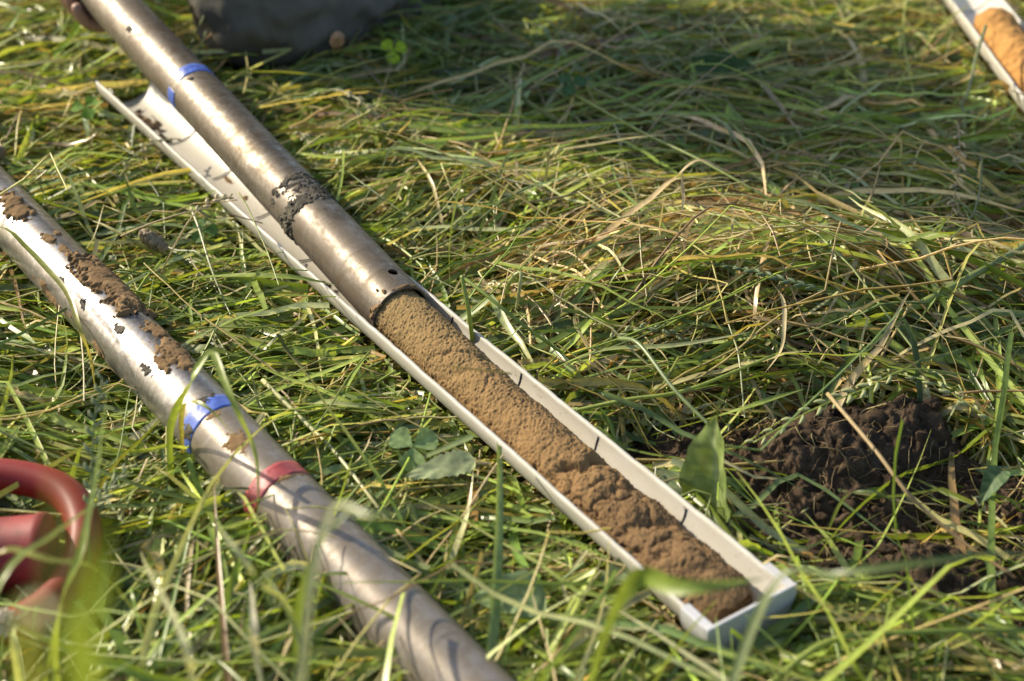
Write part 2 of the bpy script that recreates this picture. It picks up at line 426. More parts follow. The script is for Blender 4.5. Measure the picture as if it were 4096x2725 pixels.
# dirt left inside the trough
def inner_patch(parent, mt, x0, x1, f0, f1, thick, seed, thr, freq=110):
    V, F = patch(RI, x0, x1, f0, f1, thick, seed, freq=freq, thr=thr, res=.0012, ragged=1.4)
    rr = np.hypot(V[:, 1], V[:, 2]); k = (2 * RI - rr) / rr                      # grow inwards
    V = np.stack([V[:, 0], -V[:, 1] * k, -V[:, 2] * k], -1)                        # angle counted from the bottom
    if len(F) > 3: link('soil_smear', npmesh('soil_smear', V, F[:, ::-1]), M[mt], parent, False)
for a_ in [(.935, 1.005, -12, 36, .0012, 201, .22, 'peat'), (.955, .995, -5, 22, .002, 202, .3, 'drysoil'), (.905, .925, 6, 22, .003, 203, .1, 'peat'), (.86, .9, 18, 44, .0012, 204, .35, 'drysoil'),
           (.70, .86, 26, 52, .0009, 205, .45, 'drysoil'), (.612, .628, 22, 44, .003, 206, .15, 'peat'), (.655, .67, 28, 44, .0014, 207, .3, 'peat'), (.52, .60, 24, 50, .0009, 208, .5, 'drysoil'),
           (.545, .56, 8, 30, .0016, 209, .3, 'peat'), (.78, .80, -20, -8, .0008, 210, .35, 'drysoil'), (.74, .75, -16, -4, .0008, 211, .3, 'drysoil')]:
    inner_patch(trough, a_[7], *a_[:7])

# ------------------------------------------------------------------ soil cores
def core_mesh(x0, x1, nx, na, prof, lump, seed, rlim=.0321):
    xs = np.linspace(x0, x1, nx); A = np.linspace(0, 2 * np.pi, na, endpoint=False)
    XX, AA = np.meshgrid(xs, A, indexing='ij')
    a, b, yc, zc = prof(XX)
    ca, sa = np.cos(AA), np.sin(AA)
    y = a * ca; z = b * sa
    nx3 = (XX * 1, y * 1, z * 1)
    L = lump(XX)
    top = sstep(-.6, .3, sa)
    d = .0008 * fbm(XX * 48, y * 48, z * 48, 3, seed) + (.00030 + .0003 * L) * fbm(XX * 300, y * 300, z * 300, 2, seed + 5) + .00062 * fbm(XX * 620, y * 620, z * 620, 2, seed + 9)
    rid = 1 - np.abs(fbm(XX * 52, y * 45, z * 45, 2, seed + 20)) * 2.2
    d = d + L * (.0042 * fbm(XX * 34, y * 34, z * 34, 2, seed + 12) - .0035 * np.clip(rid, 0, 1) ** 3 + .0016 * fbm(XX * 130, y * 130, z * 130, 2, seed + 13))
    # pock holes
    pk = fbm(XX * 115, y * 115, z * 115, 1, seed + 30); d = d - .0015 * sstep(.62, .85, pk) * (.3 + L)
    # transverse tears across the top
    for xc, w, dp, sk in ((.172, .005, .0075, .004), (.136, .004, .005, -.005), (.098, .004, .004, .006), (.327, .0025, .0022, .012), (.287, .002, .0018, -.008)):
        xx = XX - xc - sk * ca * 1.6 - .005 * fbm(AA * 2, XX * 20, seed=int(xc * 1000))
        d = d - dp * np.exp(-(xx / w) ** 2) * sstep(-.1, .8, sa) * (.5 + .5 * vnoise(AA * 3, AA * 0 + xc * 50, seed=4))
    end = sstep(0, .02, XX - x0)
    r_s = np.sqrt(end) * .25 + .75
    y = (y + d * ca) * r_s; z = (z + d * sa) * r_s
    X2 = XX + .004 * fbm(y * 60, z * 60, seed=seed + 3) * (1 - end) + .0012 * L * fbm(XX * 80, y * 80, z * 80, 2, seed + 50)
    y = y + yc; z = z + zc
    rr = np.hypot(y, z); k = np.where((z < .002) & (rr > rlim), rlim / rr, 1); y = y * k; z = z * k
    y = np.clip(y, -rlim, rlim)
    V = np.stack([X2, y, z], -1).reshape(-1, 3); F = grid_faces(nx, na, True)
    V = np.vstack([V, [[x0 + .001, yc[0].mean(), zc[0].mean()]], [[x1, yc[-1].mean(), zc[-1].mean()]]]); k = nx * na
    j = np.arange(na); j2 = (j + 1) % na
    T = np.vstack([to_tris(F), np.stack([np.full(na, k), j, j2], -1)[:, ::-1], np.stack([np.full(na, k + 1), (nx - 1) * na + j, (nx - 1) * na + j2], -1)])
    return npmesh('soil_core', V, T)

def prof1(x):
    t = sstep(.06, .42, x)
    a = .0270 + (.0228 - .0270) * sstep(.04, .30, x)
    b = .0180 + (.0228 - .0180) * sstep(.12, .41, x) + .0012 * np.exp(-((x - .22) / .04) ** 2) - .002 * np.exp(-((x - .165) / .02) ** 2)
    zc = -.0135 + (.0078) * sstep(.12, .434, x) + .116 * np.clip(x - .434, 0, 1)
    yc = -.0140 * np.clip(x - .434, 0, 1) + .0022 * sstep(.43, .34, x)
    return a, b, yc, zc
core = link('soil_core', core_mesh(.012, .486, 860, 230, prof1, lambda x: .05 + .20 * sstep(.37, .30, x) + .45 * sstep(.22, .15, x), 40), M['core'])
core.matrix_world = cylmat(GE, GU)
tag(core, 'long sandy brown soil core sliding out of the steel tube into the trough', 'soil core', 'soil cores in troughs')
def prof2(x): return .0275 + x * 0, .022 + x * 0, x * 0, -.0085 + x * 0
c2 = link('soil_core', core_mesh(.03, .485, 260, 90, prof2, lambda x: .6 + 0 * x, 77), M['core2'])
c2.matrix_world = cylmat(G2E, G2U)
tag(c2, 'bright orange sandy soil core lying in the farther trough', 'soil core', 'soil cores in troughs')

# ------------------------------------------------------------------ steel tubes
def lathe(prof, sides=96):
    prof = np.array(prof, float); a = np.arange(sides) / sides * 2 * np.pi
    V = np.stack([np.broadcast_to(prof[:, :1], (len(prof), sides)), prof[:, 1:2] * -np.sin(a), prof[:, 1:2] * np.cos(a)], -1).reshape(-1, 3)
    return V, grid_faces(len(prof), sides, True)

def fix(me, ang=35):
    bm = bmesh.new(); bm.from_mesh(me); bmesh.ops.remove_doubles(bm, verts=bm.verts, dist=1e-6); bmesh.ops.recalc_face_normals(bm, faces=bm.faces); bm.to_mesh(me); bm.free()
    me.shade_smooth(); me.set_sharp_from_angle(angle=R(ang)); return me

def ring_tube(x0, x1, ro, ri, n=30, cham=.0006, dent=0):
    xs = np.linspace(x0 + cham, x1 - cham, n)
    p = [(x0, ro - cham)] + [(x, ro) for x in xs] + [(x1, ro - cham), (x1, ri)] + [(x, ri) for x in xs[::-1]] + [(x0, ri), (x0, ro - cham)]
    return lathe(p)

def patch_obj(name, mt, parent, *a, **k):
    a = list(a); a[5] *= .8 if name == 'soil_patch' else 1
    V, F = patch(*a, **k)
    if len(F) < 3: return None
    return link(name, npmesh(name, V, F), M[mt], parent, False)

def tape(parent, mt, r, x0, x1, f0, f1, seed):
    A = np.linspace(R(f0), R(f1), 60); Xs = np.linspace(x0, x1, 7)
    XX, AA = np.meshgrid(Xs, A, indexing='ij')
    ed = np.abs((XX - x0) / (x1 - x0) * 2 - 1) ** 6
    XX = XX + .0006 * fbm(AA * 4, XX * 90, seed=seed) * ed + .0012 * np.sin(AA * 1.0)
    rr = r + .0003 + .0002 * fbm(AA * 6, XX * 200, seed=seed + 2)
    V = np.stack([XX, -rr * np.sin(AA), rr * np.cos(AA)], -1).reshape(-1, 3)
    V, F = add_thickness(V, grid_faces(7, 60), np.array([0, 0, 0]) - V * np.array([0, .02, .02]))
    return link('tape_band', npmesh('tape_band', V, F), M[mt], parent, False)

tA = empty('corer_tube', (0, 0, 0), 'brown stained steel corer tube held by hand, pushing out the soil core', 'steel tube', 'steel corer tubes')
tA.matrix_world = cylmat(PA, DA)
shoe = link('cutting_shoe', fix(npmesh('cutting_shoe', *ring_tube(0, .1535, RA, RA - .0019))), M['steelA'], tA, False)
# the round window hole drilled through the shoe
cv, cf = tube([(.024, -.012 * math.sin(R(12)), .012 * math.cos(R(12))), (.024, -.05 * math.sin(R(12)), .05 * math.cos(R(12)))], .0046, 32)
cme = fix(npmesh('cutter', cv, to_tris(cf), False)); cut = bpy.data.objects.new('cutter', cme); col.objects.link(cut); cut.matrix_world = tA.matrix_world
bo = shoe.modifiers.new('hole', 'BOOLEAN'); bo.object = cut; bo.operation = 'DIFFERENCE'; bo.solver = 'EXACT'
bpy.context.view_layer.update()
dg = bpy.context.evaluated_depsgraph_get(); nm = bpy.data.meshes.new_from_object(shoe.evaluated_get(dg)); nm.name = 'cutting_shoe'
shoe.modifiers.clear(); shoe.data = nm; bpy.data.objects.remove(cut)
nm.shade_smooth(); nm.set_sharp_from_angle(angle=R(35))
if not nm.materials: nm.materials.append(M['steelA'])
jointA = link('joint_sleeve', fix(npmesh('joint_sleeve', *ring_tube(.1535, .1635, RA - .0008, RA - .0025, 6, .0003))), M['steelA'], tA, False)
barA = link('barrel', fix(npmesh('barrel', *ring_tube(.1635, LA, RA, RA - .0022, 60))), M['steelA'], tA, False)
tape(barA, 'tapeblue', RA, .413, .429, -42, 150, 3); tape(barA, 'tapeblue', RA, .411, .427, -160, -70, 4)
for k, (x0, x1, f0, f1, th, tr, sd) in enumerate([(.149, .169, -150, 85, .0011, .12, 5), (.150, .180, -25, 80, .0010, .34, 8), (.185, .1985, -100, 85, .0008, .22, 6),
        (.155, .20, 10, 85, .0008, .40, 7), (.152, .172, -135, -55, .0018, .25, 18), (.165, .195, -60, 20, .0005, .62, 19)]):
    patch_obj('clay_smear', 'clay', jointA, RA, x0, x1, f0, f1, th, sd, freq=240, thr=tr, soft=.5, res=.0006, ragged=2.0)
for k, (x0, x1, f0, f1, th, tr, sd) in enumerate([(-.001, .008, -95, -38, .0010, .25, 31), (-.001, .004, -20, 40, .0006, .25, 32), (.004, .009, -34, -25, .0014, .1, 33), (.012, .015, -40, -35, .0009, .1, 34)]):
    patch_obj('soil_crumb', 'drysoil', shoe, RA, x0, x1, f0, f1, th, sd, freq=260, thr=tr, res=.0006, ragged=1.3)
patch_obj('mud_fleck', 'clay', barA, RA, .400, .408, -30, -12, .0008, 41, freq=300, thr=.25, res=.0006)
patch_obj('mud_fleck', 'clay', barA, RA, .53, .55, -60, -35, .0008, 42, freq=260, thr=.3, res=.0006)

tB = empty('corer_tube', (0, 0, 0), 'shiny steel corer tube lying in the grass with blue and red tape bands', 'steel tube', 'steel corer tubes')
tB.matrix_world = cylmat(PB, DB)
barB = link('barrel', fix(npmesh('barrel', *ring_tube(LB0, LB1, RB, RB - .0022, 60))), M['steelB'], tB, False)
tape(barB, 'tapeblue', RB, .2035, .2195, -150, 34, 11); tape(barB, 'tapered', RB, .1095, .1255, -150, 75, 12)
for (x0, x1, f0, f1, th, tr, sd, mt) in [
        (.352, .468, -22, 78, .0046, .02, 51, 'drysoil'), (.535, .605, -40, 22, .0032, .1, 52, 'drysoil'), (.487, .512, -18, 6, .0022, .0, 53, 'drysoil'),
        (.468, .485, -8, 12, .0014, .1, 54, 'drysoil'), (.500, .512, 8, 26, .0014, .1, 55, 'drysoil'), (.455, .47, -2, 14, .0012, .2, 56, 'drysoil'),
        (.305, .345, 0, 60, .0018, .3, 57, 'drysoil'), (.262, .322, -18, 60, .0022, .38, 58, 'drysoil'), (.255, .285, -4, 34, .0030, .1, 59, 'drysoil'),
        (.262, .292, -28, -6, .0018, .15, 60, 'drysoil'), (.272, .296, -54, -30, .0012, .25, 61, 'clay'), (.43, .452, -56, -32, .0008, .35, 62, 'clay'),
        (.39, .41, -60, -30, .0008, .4, 63, 'clay'), (.33, .36, -40, -18, .0008, .4, 64, 'clay'), (.62, .72, -30, 30, .003, .2, 65, 'drysoil'),
        (.198, .226, -95, -40, .0009, .38, 66, 'clay'), (.214, .226, -30, 20, .0008, .3, 69, 'clay'), (.196, .206, -40, 10, .0006, .35, 70, 'drysoil'), (.105, .112, -40, 40, .0006, .35, 71, 'drysoil'), (.14, .19, -50, 10, .0006, .5, 72, 'drysoil'), (.345, .375, -115, -70, .001, .35, 67, 'drysoil'), (.40, .5, -110, -65, .0009, .42, 68, 'drysoil')]:
    patch_obj('soil_patch', mt, barB, RB, x0, x1, f0, f1, th, sd, freq=95 if x1 - x0 > .03 else 170, thr=tr, res=.0009, ragged=1.05)

# ------------------------------------------------------------------ red handle
HC = Vector((-.338, .727, .052))
hd = empty('red_handle', HC, 'red painted metal handle with a bent loop round a socket, half sunk in grass', 'handle')
def smooth_path(P, n=40):
    P = np.array(P, float); Q = np.vstack([2 * P[0] - P[1], P, 2 * P[-1] - P[-2]]); out = []
    k = len(P) - 1
    for t in np.linspace(0, k, n):
        i = min(int(t), k - 1); f = t - i; p0, p1, p2, p3 = Q[i:i + 4]
        out.append(.5 * ((2 * p1) + (-p0 + p2) * f + (2 * p0 - 5 * p1 + 4 * p2 - p3) * f * f + (-p0 + 3 * p1 - 3 * p2 + p3) * f ** 3))
    return np.array(out)
loop = smooth_path([(-.47, .800, .060), (-.40, .799, .062), (-.345, .797, .062), (-.309, .783, .060), (-.289, .754, .056), (-.284, .722, .052), (-.292, .690, .048), (-.312, .668, .046), (-.345, .658, .044), (-.40, .652, .042), (-.47, .650, .042)], 70)
V, F = tube(loop, .0122, 20); link('loop', npmesh('loop', V, F), M['red'], hd)
sv, sf = lathe([(0, .0), (0, .024), (.001, .0265), (.003, .0275), (.007, .0275), (.009, .0265), (.05, .0262), (.16, .0262), (.16, 0)], 48)
sk = link('socket', fix(npmesh('socket', sv, sf)), M['redworn'], hd); 
sk.matrix_parent_inverse = Matrix.Identity(4); sk.matrix_local = Matrix.Translation((.034, .001, .002)) @ Matrix.Rotation(R(186), 4, 'Z') @ Matrix.Rotation(R(3), 4, 'Y')

# ------------------------------------------------------------------ person joints (needed so the grass stays out of the trousers)
KN = np.array([-.318, 1.640, .082]); AN = np.array([-.045, 1.97, .06]); HP = np.array([-.285, 1.83, .47])
LEGCAP = [(KN, AN, .066), (KN, HP, .072)]

def capdist(x, y, z, a, b):
    d = b - a; t = np.clip(((x - a[0]) * d[0] + (y - a[1]) * d[1] + (z - a[2]) * d[2]) / (d @ d), 0, 1)
    return np.sqrt((x - a[0] - d[0] * t) ** 2 + (y - a[1] - d[1] * t) ** 2 + (z - a[2] - d[2] * t) ** 2)

def in_trough(x, y, z):
    r = np.zeros(x.shape, bool)
    for E_, U_, L_ in ((GE, GU, GL), (G2E, G2U, 1.03), (G3E, G3U, 1.03)):
        Nn = np.array([U_[1], -U_[0]])
        la = (x - E_[0]) * Nn[0] + (y - E_[1]) * Nn[1]; al = (x - E_[0]) * U_[0] + (y - E_[1]) * U_[1]
        q = np.sqrt(np.clip((RO + .0036) ** 2 - la ** 2, 0, 1))
        r |= (np.abs(la) < RO + .0036) & (al > -.006) & (al < L_ + .001) & (z > RIM - q) & (z < RIM + .16)
    return r

HS0 = np.array([HC.x + .034, HC.y, HC.z]); HS1 = HS0 + np.array([-.16, -.016, 0])
def in_solid(x, y, z):
    r = capdist(x, y, z, PA, PA + DA * LA) < RA
    r |= capdist(x, y, z, PB + DB * LB0, PB + DB * LB1) < RB
    r |= capdist(x, y, z, HS0, HS1) < .025
    for i in range(0, len(loop) - 4, 4): r |= capdist(x, y, z, loop[i], loop[i + 4]) < .0095
    for a, b, q in LEGCAP: r |= capdist(x, y, z, a, b) < q
    return r

# ------------------------------------------------------------------ lying grass
rng = np.random.default_rng(7)
PAL = dict(g1=(.150, .220, .040), g2=(.225, .305, .054), g3=(.33, .40, .090), g4=(.180, .240, .092), g5=(.092, .130, .030),
           y=(.42, .35, .10), o=(.32, .18, .055), s=(.53, .43, .24), s2=(.40, .31, .16), b=(.21, .14, .07), p=(.46, .46, .25))
PK = list(PAL); PC = np.array([PAL[k] for k in PK])

def straw_frac(x, y):
    f = .12 + .38 * np.exp(-(((x - .24) / .32) ** 2 + ((y - 1.14) / .2) ** 2)) + .17 * sstep(-.1, .15, x) + .08 * sstep(1.2, 1.5, y)
    f = f + .12 * sstep(.35, .8, fbm(x * 5, y * 5, oct=2, seed=90)) - .07 * sstep(.9, .6, y)
    return np.clip(f, .06, .6)

def field(x, y):
    th = .22 + .55 * fbm(x * 5.5, y * 5.5, oct=2, seed=70)
    right = sstep(.02, .2, x); th = th * (1 - right) + right * (-.10 + .55 * fbm(x * 5, y * 5, oct=2, seed=71))
    front = sstep(.80, .62, y); th = th + front * (1.0 - 1.6 * sstep(-.05, .2, x))
    back = sstep(1.4, 1.7, y); th = th + back * .5 * fbm(x * 3, y * 3, seed=72)
    return th

def centre(n_, x, y, th, L, lay, tilt, arch, curv, kink, nseg, wob=.25):
    s = np.linspace(0, 1, nseg + 1)[None]
    sk = rng.uniform(.25, .8, (n_, 1)); hk = kink[:, None] * (s > sk)
    hd_ = th[:, None] + curv[:, None] * s + hk + wob * np.sin(rng.uniform(0, 6.3, (n_, 1)) + s * rng.uniform(2, 9, (n_, 1))) * .5
    el = np.arctan(tilt)[:, None] * (1 - s * rng.uniform(.2, 1.2, (n_, 1)))
    ds = L[:, None] / nseg; ce = np.cos(el)
    X = x[:, None] + np.concatenate([np.zeros((n_, 1)), np.cumsum(np.cos(hd_) * ce * ds, 1)[:, :-1]], 1)
    Y = y[:, None] + np.concatenate([np.zeros((n_, 1)), np.cumsum(np.sin(hd_) * ce * ds, 1)[:, :-1]], 1)
    rise = np.concatenate([np.zeros((n_, 1)), np.cumsum(np.sin(el) * ds, 1)[:, :-1]], 1)
    Zv = matH(X, Y) * lay[:, None] + rise + arch[:, None] * L[:, None] * 4 * s * (1 - s)
    Zv = Zv + np.abs(kink)[:, None] * .010 * np.exp(-np.abs(s - sk) / .15)
    Zv = Zv + .0035 * vnoise(X * 60, Y * 60 + lay[:, None] * 50, seed=9)
    return X, Y, np.maximum(Zv, .004), s

def ribbon(X, Y, Zv, s, w, roll0, roll1, fold, blunt, colr, tipc, across=3):
    n_, k = X.shape
    P = np.stack([X, Y, Zv], -1); T = np.gradient(P, axis=1); T /= np.linalg.norm(T, axis=2, keepdims=True) + 1e-9
    S = np.stack([-T[..., 1], T[..., 0], np.zeros_like(X)], -1); S /= np.linalg.norm(S, axis=2, keepdims=True) + 1e-9
    Nn = np.cross(T, S)
    a = roll0[:, None] + roll1[:, None] * s
    S2 = S * np.cos(a)[..., None] + Nn * np.sin(a)[..., None]; N2 = -S * np.sin(a)[..., None] + Nn * np.cos(a)[..., None]
    tip = np.where(blunt[:, None], 1 - .25 * s, np.clip(1 - s ** 2.4, .04, 1))
    W = w[:, None] * tip * np.clip(.55 + 3 * s, 0, 1) * .5
    if across == 3: V = np.stack([P - S2 * W[..., None], P - N2 * (W * fold[:, None])[..., None], P + S2 * W[..., None]], 2)
    else: V = np.stack([P - S2 * W[..., None], P + S2 * W[..., None]], 2)
    tr = in_trough(X, Y, Zv); sd_ = in_solid(X, Y, Zv)
    ok = ~(tr[:, 1:] | tr[:, :-1]) & ~(sd_[:, 1:] & sd_[:, :-1])
    i = np.arange(n_)[:, None, None]; j = np.arange(k - 1)[None, :, None]; c = np.arange(across - 1)[None, None, :]
    b0 = (i * k + j) * across + c
    F = np.stack([b0, b0 + 1, b0 + across + 1, b0 + across], -1)
    F = F[np.broadcast_to(ok[:, :, None], F.shape[:3])]
    g_ = np.clip(s[..., None] * 1.6 - .5, 0, 1) * rng.uniform(0, 1, (n_, 1, 1))
    C = colr[:, None] * (1 - g_) + tipc[:, None] * g_
    C = np.repeat(C[:, :, None], across, 2)
    if across == 3: C[:, :, 1] *= 1.18
    return V.reshape(-1, 3), F.reshape(-1, 4), C.reshape(-1, 3)

def stems(X, Y, Zv, s, rad, colr, tipc, sides=3):
    n_, k = X.shape
    P = np.stack([X, Y, Zv], -1); T = np.gradient(P, axis=1); T /= np.linalg.norm(T, axis=2, keepdims=True) + 1e-9
    S = np.stack([-T[..., 1], T[..., 0], np.zeros_like(X)], -1); S /= np.linalg.norm(S, axis=2, keepdims=True) + 1e-9
    Nn = np.cross(T, S); a = np.arange(sides) / sides * 2 * np.pi + .5
    rr = rad[:, None] * (1 - .45 * s)
    V = P[:, :, None] + rr[..., None, None] * (np.cos(a)[None, None, :, None] * S[:, :, None] + np.sin(a)[None, None, :, None] * Nn[:, :, None])
    tr = in_trough(X, Y, Zv); sd_ = in_solid(X, Y, Zv)
    ok = ~(tr[:, 1:] | tr[:, :-1]) & ~(sd_[:, 1:] & sd_[:, :-1])
    i = np.arange(n_)[:, None, None]; j = np.arange(k - 1)[None, :, None]; c = np.arange(sides)[None, None, :]; c2_ = (c + 1) % sides
    b0 = (i * k + j) * sides
    F = np.stack([b0 + c, b0 + c2_, b0 + sides + c2_, b0 + sides + c], -1); F = F[np.broadcast_to(ok[:, :, None], F.shape[:3])]
    C = colr[:, None] * (1 - s[..., None]) + tipc[:, None] * s[..., None]; C = np.repeat(C[:, :, None], sides, 2)
    return V.reshape(-1, 3), F.reshape(-1, 4), C.reshape(-1, 3)

def scatter(n_, inner=True):
    out = []
    while sum(len(o) for o in out) < n_:
        if inner:
            y = rng.uniform(.36, 2.12, n_); x = rng.uniform(-1, 1, n_) * (.17 + .36 * y)
            keep = rng.uniform(0, (.17 + .36 * 2.12), n_) < (.17 + .36 * y)
            # denser in front where it is seen larger
            keep &= rng.uniform(0, 1, n_) < np.clip(1.25 - .35 * y, .3, 1)
        else:
            x = rng.uniform(-1, 1, n_) ** 3 * 1.6 + rng.uniform(-1.7, 1.7, n_); y = 1.2 + rng.uniform(-1, 1, n_) ** 3 * 2.2 + rng.uniform(-1.8, 2.4, n_)
            keep = ~((np.abs(x) < .17 + .36 * y - .03) & (y > .36) & (y < 2.1)) & ~((np.hypot(x, y) < .16))
        keep &= rng.uniform(0, 1, n_) > .78 * soilmask(x, y)
        out.append(np.stack([x, y], 1)[keep])
    p = np.vstack(out)[:n_]; return p[:, 0].copy(), p[:, 1].copy()

def pick(n_, keys, w):
    w = np.array(w, float); w /= w.sum()
    c = PC[[PK.index(k) for k in keys]][rng.choice(len(keys), n_, p=w)]
    return c * np.exp(rng.normal(0, .26, (n_, 1))) * rng.uniform(.93, 1.07, (n_, 3)) * np.array([1.10, 1.11, .98])

class Acc:
    def __init__(s): s.V, s.F, s.C, s.k = [], [], [], 0
    def add(s, V, F, C): s.V.append(V); s.F.append(F + s.k); s.C.append(C); s.k += len(V)
    def build(s, name, mt, label, cat):
        o = link(name, npmesh(name, np.vstack(s.V), np.vstack(s.F), True, np.vstack(s.C)), M[mt])
        return tag(o, label, cat, kind='stuff')

def lay_blades(acc, n_, inner, nseg, across, Lm, w0, w1, hay=False, lays=(.2, 1.15), upright=0.0, dens=None):
    x, y = scatter(n_, inner)
    if dens is not None:
        q = rng.uniform(0, 1, n_) < dens(x, y); x, y = x[q], y[q]; n_ = len(x)
    sf = straw_frac(x, y)
    L = np.clip(rng.lognormal(math.log(Lm), .42, n_), .035, .34)
    iso = rng.uniform(0, 1, n_) < np.where(y > 1.3, .5, .55 if hay else .40)
    th = np.where(iso, rng.uniform(-math.pi, math.pi, n_), field(x, y) + rng.normal(0, .42, n_) + math.pi * (rng.uniform(0, 1, n_) < .35))
    lay = rng.uniform(*lays, n_) ** .8
    front = sstep(.66, .48, y)
    tilt = rng.normal(0, .06, n_) + np.where(rng.uniform(0, 1, n_) < upright + .25 * front, rng.uniform(.12, .3 + .15 * front, n_), 0)
    arch = np.abs(rng.normal(0, .035, n_)) * (rng.uniform(0, 1, n_) < .5)
    curv = rng.normal(0, 1.5 if hay else .45, n_)
    kink = np.where(rng.uniform(0, 1, n_) < (.25 if hay else .16), rng.choice([-1, 1], n_) * rng.uniform(.5, 2.4, n_), 0)
    X, Y, Zv, s = centre(n_, x, y, th, L, lay, tilt, arch, curv, kink, nseg, .5 if hay else .14)
    w = w0 + (w1 - w0) * rng.uniform(0, 1, n_) ** 1.7
    if hay: c = pick(n_, ['s', 's2', 'b', 'y', 'p'], [.36, .30, .16, .08, .10])
    else:
        c = pick(n_, ['g1', 'g2', 'g3', 'g4', 'g5', 'p'], [.25, .26, .18, .14, .10, .07])
        dry = rng.uniform(0, 1, n_) < sf * .8
        c[dry] = pick(int(dry.sum()), ['s', 's2', 'y', 'o', 'p', 'b'], [.28, .25, .16, .07, .16, .08])
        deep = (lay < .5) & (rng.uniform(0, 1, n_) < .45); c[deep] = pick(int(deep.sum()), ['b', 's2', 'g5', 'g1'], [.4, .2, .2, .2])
    tc = c.copy(); ch = rng.uniform(0, 1, n_) < .22; tc[ch] = pick(int(ch.sum()), ['y', 'o', 's', 's2'], [.35, .2, .25, .2])
    acc.add(*ribbon(X, Y, Zv, s, w, rng.normal(0, .55, n_), rng.normal(0, .9, n_), rng.uniform(.1, .55, n_), rng.uniform(0, 1, n_) < .3, c, tc, across))

def lay_stems(acc, n_, inner, nseg, r0_, r1_, sides=3, Lm=.17):
    x, y = scatter(n_, inner); L = np.clip(rng.lognormal(math.log(Lm), .4, n_), .06, .38)
    th = np.where(rng.uniform(0, 1, n_) < .45, rng.uniform(-math.pi, math.pi, n_), field(x, y) + rng.normal(0, .35, n_))
    lay = rng.uniform(.45, 1.3, n_)
    kink = np.where(rng.uniform(0, 1, n_) < .35, rng.choice([-1, 1], n_) * rng.uniform(.3, 2.2, n_), 0)
    tilt = rng.normal(0, .06, n_) + np.where(rng.uniform(0, 1, n_) < .08, rng.uniform(.1, .5, n_), 0)
    X, Y, Zv, s = centre(n_, x, y, th, L, lay, tilt, np.abs(rng.normal(0, .03, n_)), rng.normal(0, .35, n_), kink, nseg, .08)
    sfr = straw_frac(x, y); c = pick(n_, ['g2', 'g3', 'g4', 'p'], [.35, .3, .2, .15])
    dry = rng.uniform(0, 1, n_) < sfr * 1.3; c[dry] = pick(int(dry.sum()), ['s', 's2', 'y', 'p', 'b'], [.4, .2, .15, .2, .05])
    tc = np.where((rng.uniform(0, 1, n_) < .3)[:, None], pick(n_, ['s', 'p', 'y'], [.5, .3, .2]), c)
    acc.add(*stems(X, Y, Zv, s, rng.uniform(r0_, r1_, n_), c, tc, sides))

ga = Acc()
lay_blades(ga, 15000, True, 10, 3, .155, .0030, .0092, lays=(.2, 1.2), upright=.03)
lay_blades(ga, 5500, True, 7, 2, .08, .0020, .0056, lays=(.3, 1.15), upright=.05)
lay_stems(ga, 2800, True, 9, .0008, .0016)
ga.build('meadow_grass', 'grass', 'mown green grass blades lying flat in a thick tangled mat', 'grass')
ha = Acc()
lay_blades(ha, 3800, True, 10, 2, .10, .0009, .0027, hay=True, lays=(.2, 1.2))
lay_blades(ha, 4200, True, 10, 2, .13, .0009, .0032, hay=True, lays=(.7, 1.3), dens=lambda x, y: np.exp(-(((x - .26) / .3) ** 2 + ((y - 1.12) / .15) ** 2)))
lay_blades(ha, 9000, True, 10, 2, .09, .0010, .0032, hay=True, lays=(.8, 1.25), upright=.3, dens=lambda x, y: .9 * np.exp(-(((x - .17) / .13) ** 2 + ((y - 1.12) / .085) ** 2)))
lay_blades(ha, 3000, True, 6, 2, .06, .0016, .0042, hay=True, lays=(.15, .55))
ha.build('dry_hay', 'hay', 'thin curled straw coloured hay mixed through the green grass', 'hay')
oa = Acc()
lay_blades(oa, 22000, False, 6, 2, .16, .003, .007, lays=(.3, 1.25), upright=.1)
lay_blades(oa, 4000, False, 6, 2, .15, .0012, .003, hay=True, lays=(.5, 1.25))
oa.build('meadow_grass', 'grass', 'wider spread of mown meadow grass around the work area', 'grass')

